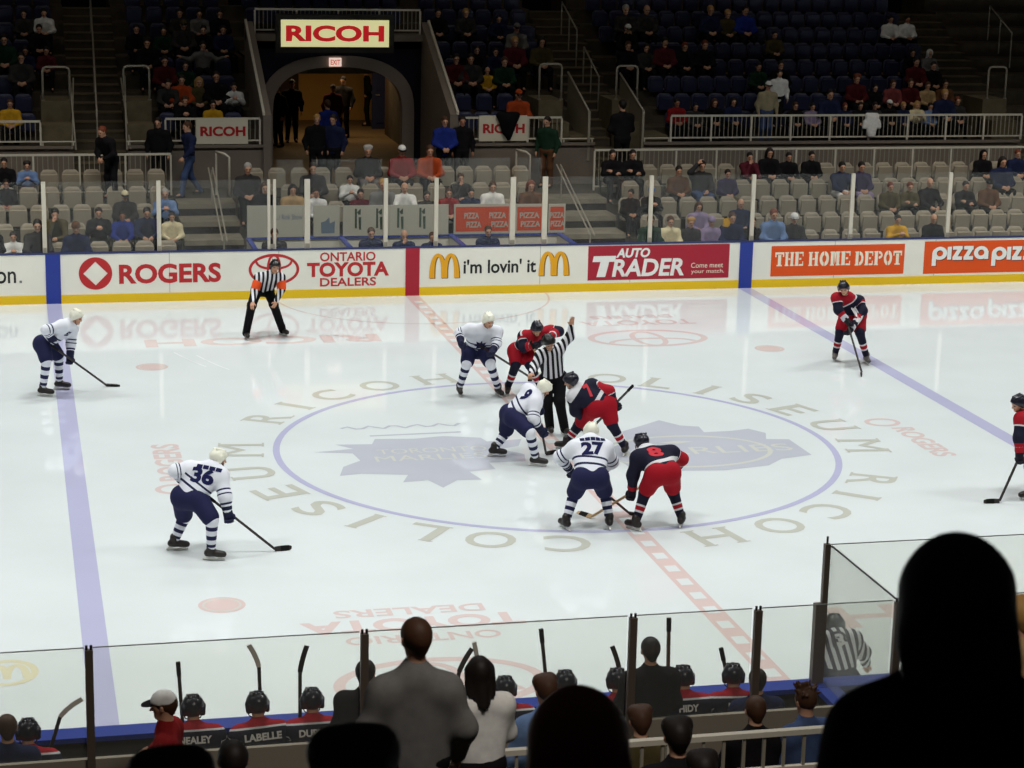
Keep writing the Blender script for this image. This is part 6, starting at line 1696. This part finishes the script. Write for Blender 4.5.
# ---- standing people
F1 = 1.4
stand(187, 127, F1, 'navy', 'person in navy jacket and jeans walking past the left stairs', yaw=math.pi * .62, arms='walk', legs='denim', hair='brown')
stand(158, 121, F1, 'black', 'person in black standing behind the walker in jeans', yaw=2.8, legs='black', s=1.0, Y=19.55)
stand(102, 132, F1 + .12, 'black', 'person in black coat bending on the left stairway, red face', yaw=2.3, arms='front', lean=.5, hair='red', style='short')
stand(327, 118, F1, 'blue', 'person in bright blue jacket walking out of the tunnel', yaw=.4, hair='brown', Y=23.5)
stand(317, 142, F1, 'black', 'person in black coat standing at the tunnel mouth with fair face', hair='blond', Y=20.1, s=1.0)
stand(333, 147, F1, 'navy', 'person in dark navy coat standing beside the bright blue jacket', Y=20.0, yaw=2.6)
stand(445, 121, F1, 'blue', 'person in blue jacket with white collar standing at the arch wall', arms='front', hair='brown', Y=19.5)
stand(462, 145, F1, 'black', 'person in black jacket with a white badge beside the blue jacket', Y=19.6, skin=1)
stand(547, 124, F1, 'dark green', 'person in dark green jacket standing on the walkway', legs='brown', yaw=2.4, Y=19.4)
stand(622, 113, F1 + .19, 'black', 'person in long black coat climbing the stairs with his back turned', yaw=0.2, Y=19.5, s=1.12, arms='front')
stand(343, 77, F1, 'dark grey', 'person in grey coat standing deep in the tunnel', yaw=2.6, Y=30.0)
stand(333, 88, F1, 'maroon', 'person in maroon standing beside the grey coat in the tunnel', Y=29.0, s=.92)
stand(366, 76, F1, 'black', 'person in black against the tan wall of the tunnel', yaw=1.4, Y=33.0, arms='hips')
stand(292, 83, F1, 'black', 'person in black on the dark side of the tunnel', Y=29.0)
stand(277, 90, F1, 'black', 'person in black nearest the dark tunnel wall', Y=28.0, s=.98, yaw=2.2)
stand(768, 97, UP_Z[0], 'camouflage', 'person in camouflage jacket and white cap standing at the long front rail', legs='denim', style='cap', hat='white', Y=20.75, s=.93)
stand(779, 92, UP_Z[1], 'white', 'person with a pale striped sleeve behind the camouflage jacket', legs='black', Y=21.3, s=.86)
# ---- officials in the penalty boxes
for u, v, w, nm in ((265, 234, 'dark grey', 'person in dark jacket sitting alone in the first penalty box'), (371, 233, 'navy', 'person in dark suit, leftmost of the three seated before the white banner'), (404, 235, 'navy', 'person in dark suit with chin on hand, middle of the seated three'), (432, 237, 'navy', 'person in dark suit behind the slim post, last of the seated three'), (488, 231, 'blue', 'person in navy blue jacket sitting before the orange banner')):
    p = at_y(u, v, 14.15); s = .94
    fz = .05; r_ = spectator((max(p[0], -2.9), 14.2, fz), math.pi, min(1.05, (p[2] - fz) / 1.20), 'sit', 'chin' if u == 404 else 'lap', 0.0, 'navy' if w == 'blue' else w, 'black', 'brown', 'bald' if u == 404 else 'short')
    r_['label'] = nm; r_['group'] = 'officials in the penalty boxes'

# ---- labels by block, row and place
for (blk, k), L in SECT.items():
    L.sort(key=lambda q: q[0]); bowl = BLOCKS[blk][0]; rn = (ROWN if bowl == 'lower' else UPN)[k]
    lo, hi = rowspan(blk, k); inset = .22 if bowl == 'upper' else 0
    for _ in range(30):                               # neighbours keep an elbow's width
        for i in range(len(L) - 1):
            g = .52 - (L[i + 1][0] - L[i][0])
            if g > 0: L[i][0] -= g / 2; L[i + 1][0] += g / 2
        for q in L: q[0] = min(max(q[0], lo + inset), hi - inset)
    for q in L: q[1].location.x = q[0]
    for i, (x, root, w, hat, style) in enumerate(L):
        place_ = 'alone' if len(L) == 1 else f'{ORD[i]} from left'
        root['label'] = f"person in {w}; {place_}, {rn} row, {BLOCKS[blk][4]}"
# ---- the seats themselves
for blk, (bowl, x0, x1, rows, nm) in BLOCKS.items():
    for k in rows:
        a0, a1 = rowspan(blk, k); Y, z = row_geo(bowl, k)
        if bowl == 'lower' and blk == 'LR': a1 = 15.6 + .42 * k
        taken = [q[0] for q in SECT.get((blk, k), [])]
        n = 0
        for x, occ in fill_row(a0, a1, taken):
            pu, pv = to_px((x, Y, z + .8))
            if pu < -25 or pu > 1040 or pv < -14: continue
            kind = 'grey' if bowl == 'lower' else 'navy'
            rn = (ROWN if bowl == 'lower' else UPN)[k]
            lab = f"{'taken' if occ else 'empty folded'} {kind} seat, {ORD[n]} from left, {rn} row, {nm}"
            put_seat(kind, not occ, x, Y, z, lab, f'{kind} seats of the {nm}'); n += 1
# ---- small things in the upper bowl
def hang(name, u, v, w, h, m, lab, cat):
    p = at_y(u, v, 20.07); b = Blob(.022, .05)
    b.cap(p + A(-w * .3, 0, 0), p + A(w * .3, 0, 0), .06).cap(p + A(-w * .3, -.02, -.05), p + A(-w * .15, -.02, -h), .07, .06).cap(p + A(w * .3, -.02, -.05), p + A(w * .15, -.02, -h), .07, .06)
    b.cap(p + A(0, -.02, -.05), p + A(0, -.02, -h), .08).cap(p + A(-w * .45, -.02, -h * .35), p + A(-w * .5, -.02, -h * .6), .06).cap(p + A(w * .45, -.02, -h * .35), p + A(w * .5, -.02, -h * .6), .06)
    V, Fq = b.mesh(); return tag(mesh_obj(name, V, Fq, m, smooth=True), lab, cat)
hang('hanging_jersey', 872, 115, .42, .52, CLOTH['white'], 'white jersey draped over the long front rail of the upper bowl', 'jersey')
p = at_y(727, 226, 14.6); b = Blob(.018, .02)
b.ell(p, [A(.12, 0, 0), A(0, .05, 0), A(0, 0, .10)])
for i in range(4): b.cap(p + A(-.075 + .05 * i, 0, .06), p + A(-.09 + .06 * i, 0, .17), .025)
V, Fq = b.mesh(); tag(mesh_obj('foam_hand', V, Fq, CLOTH['yellow'], smooth=True), 'yellow foam hand held up by the navy clad child near the glass', 'foam hand')
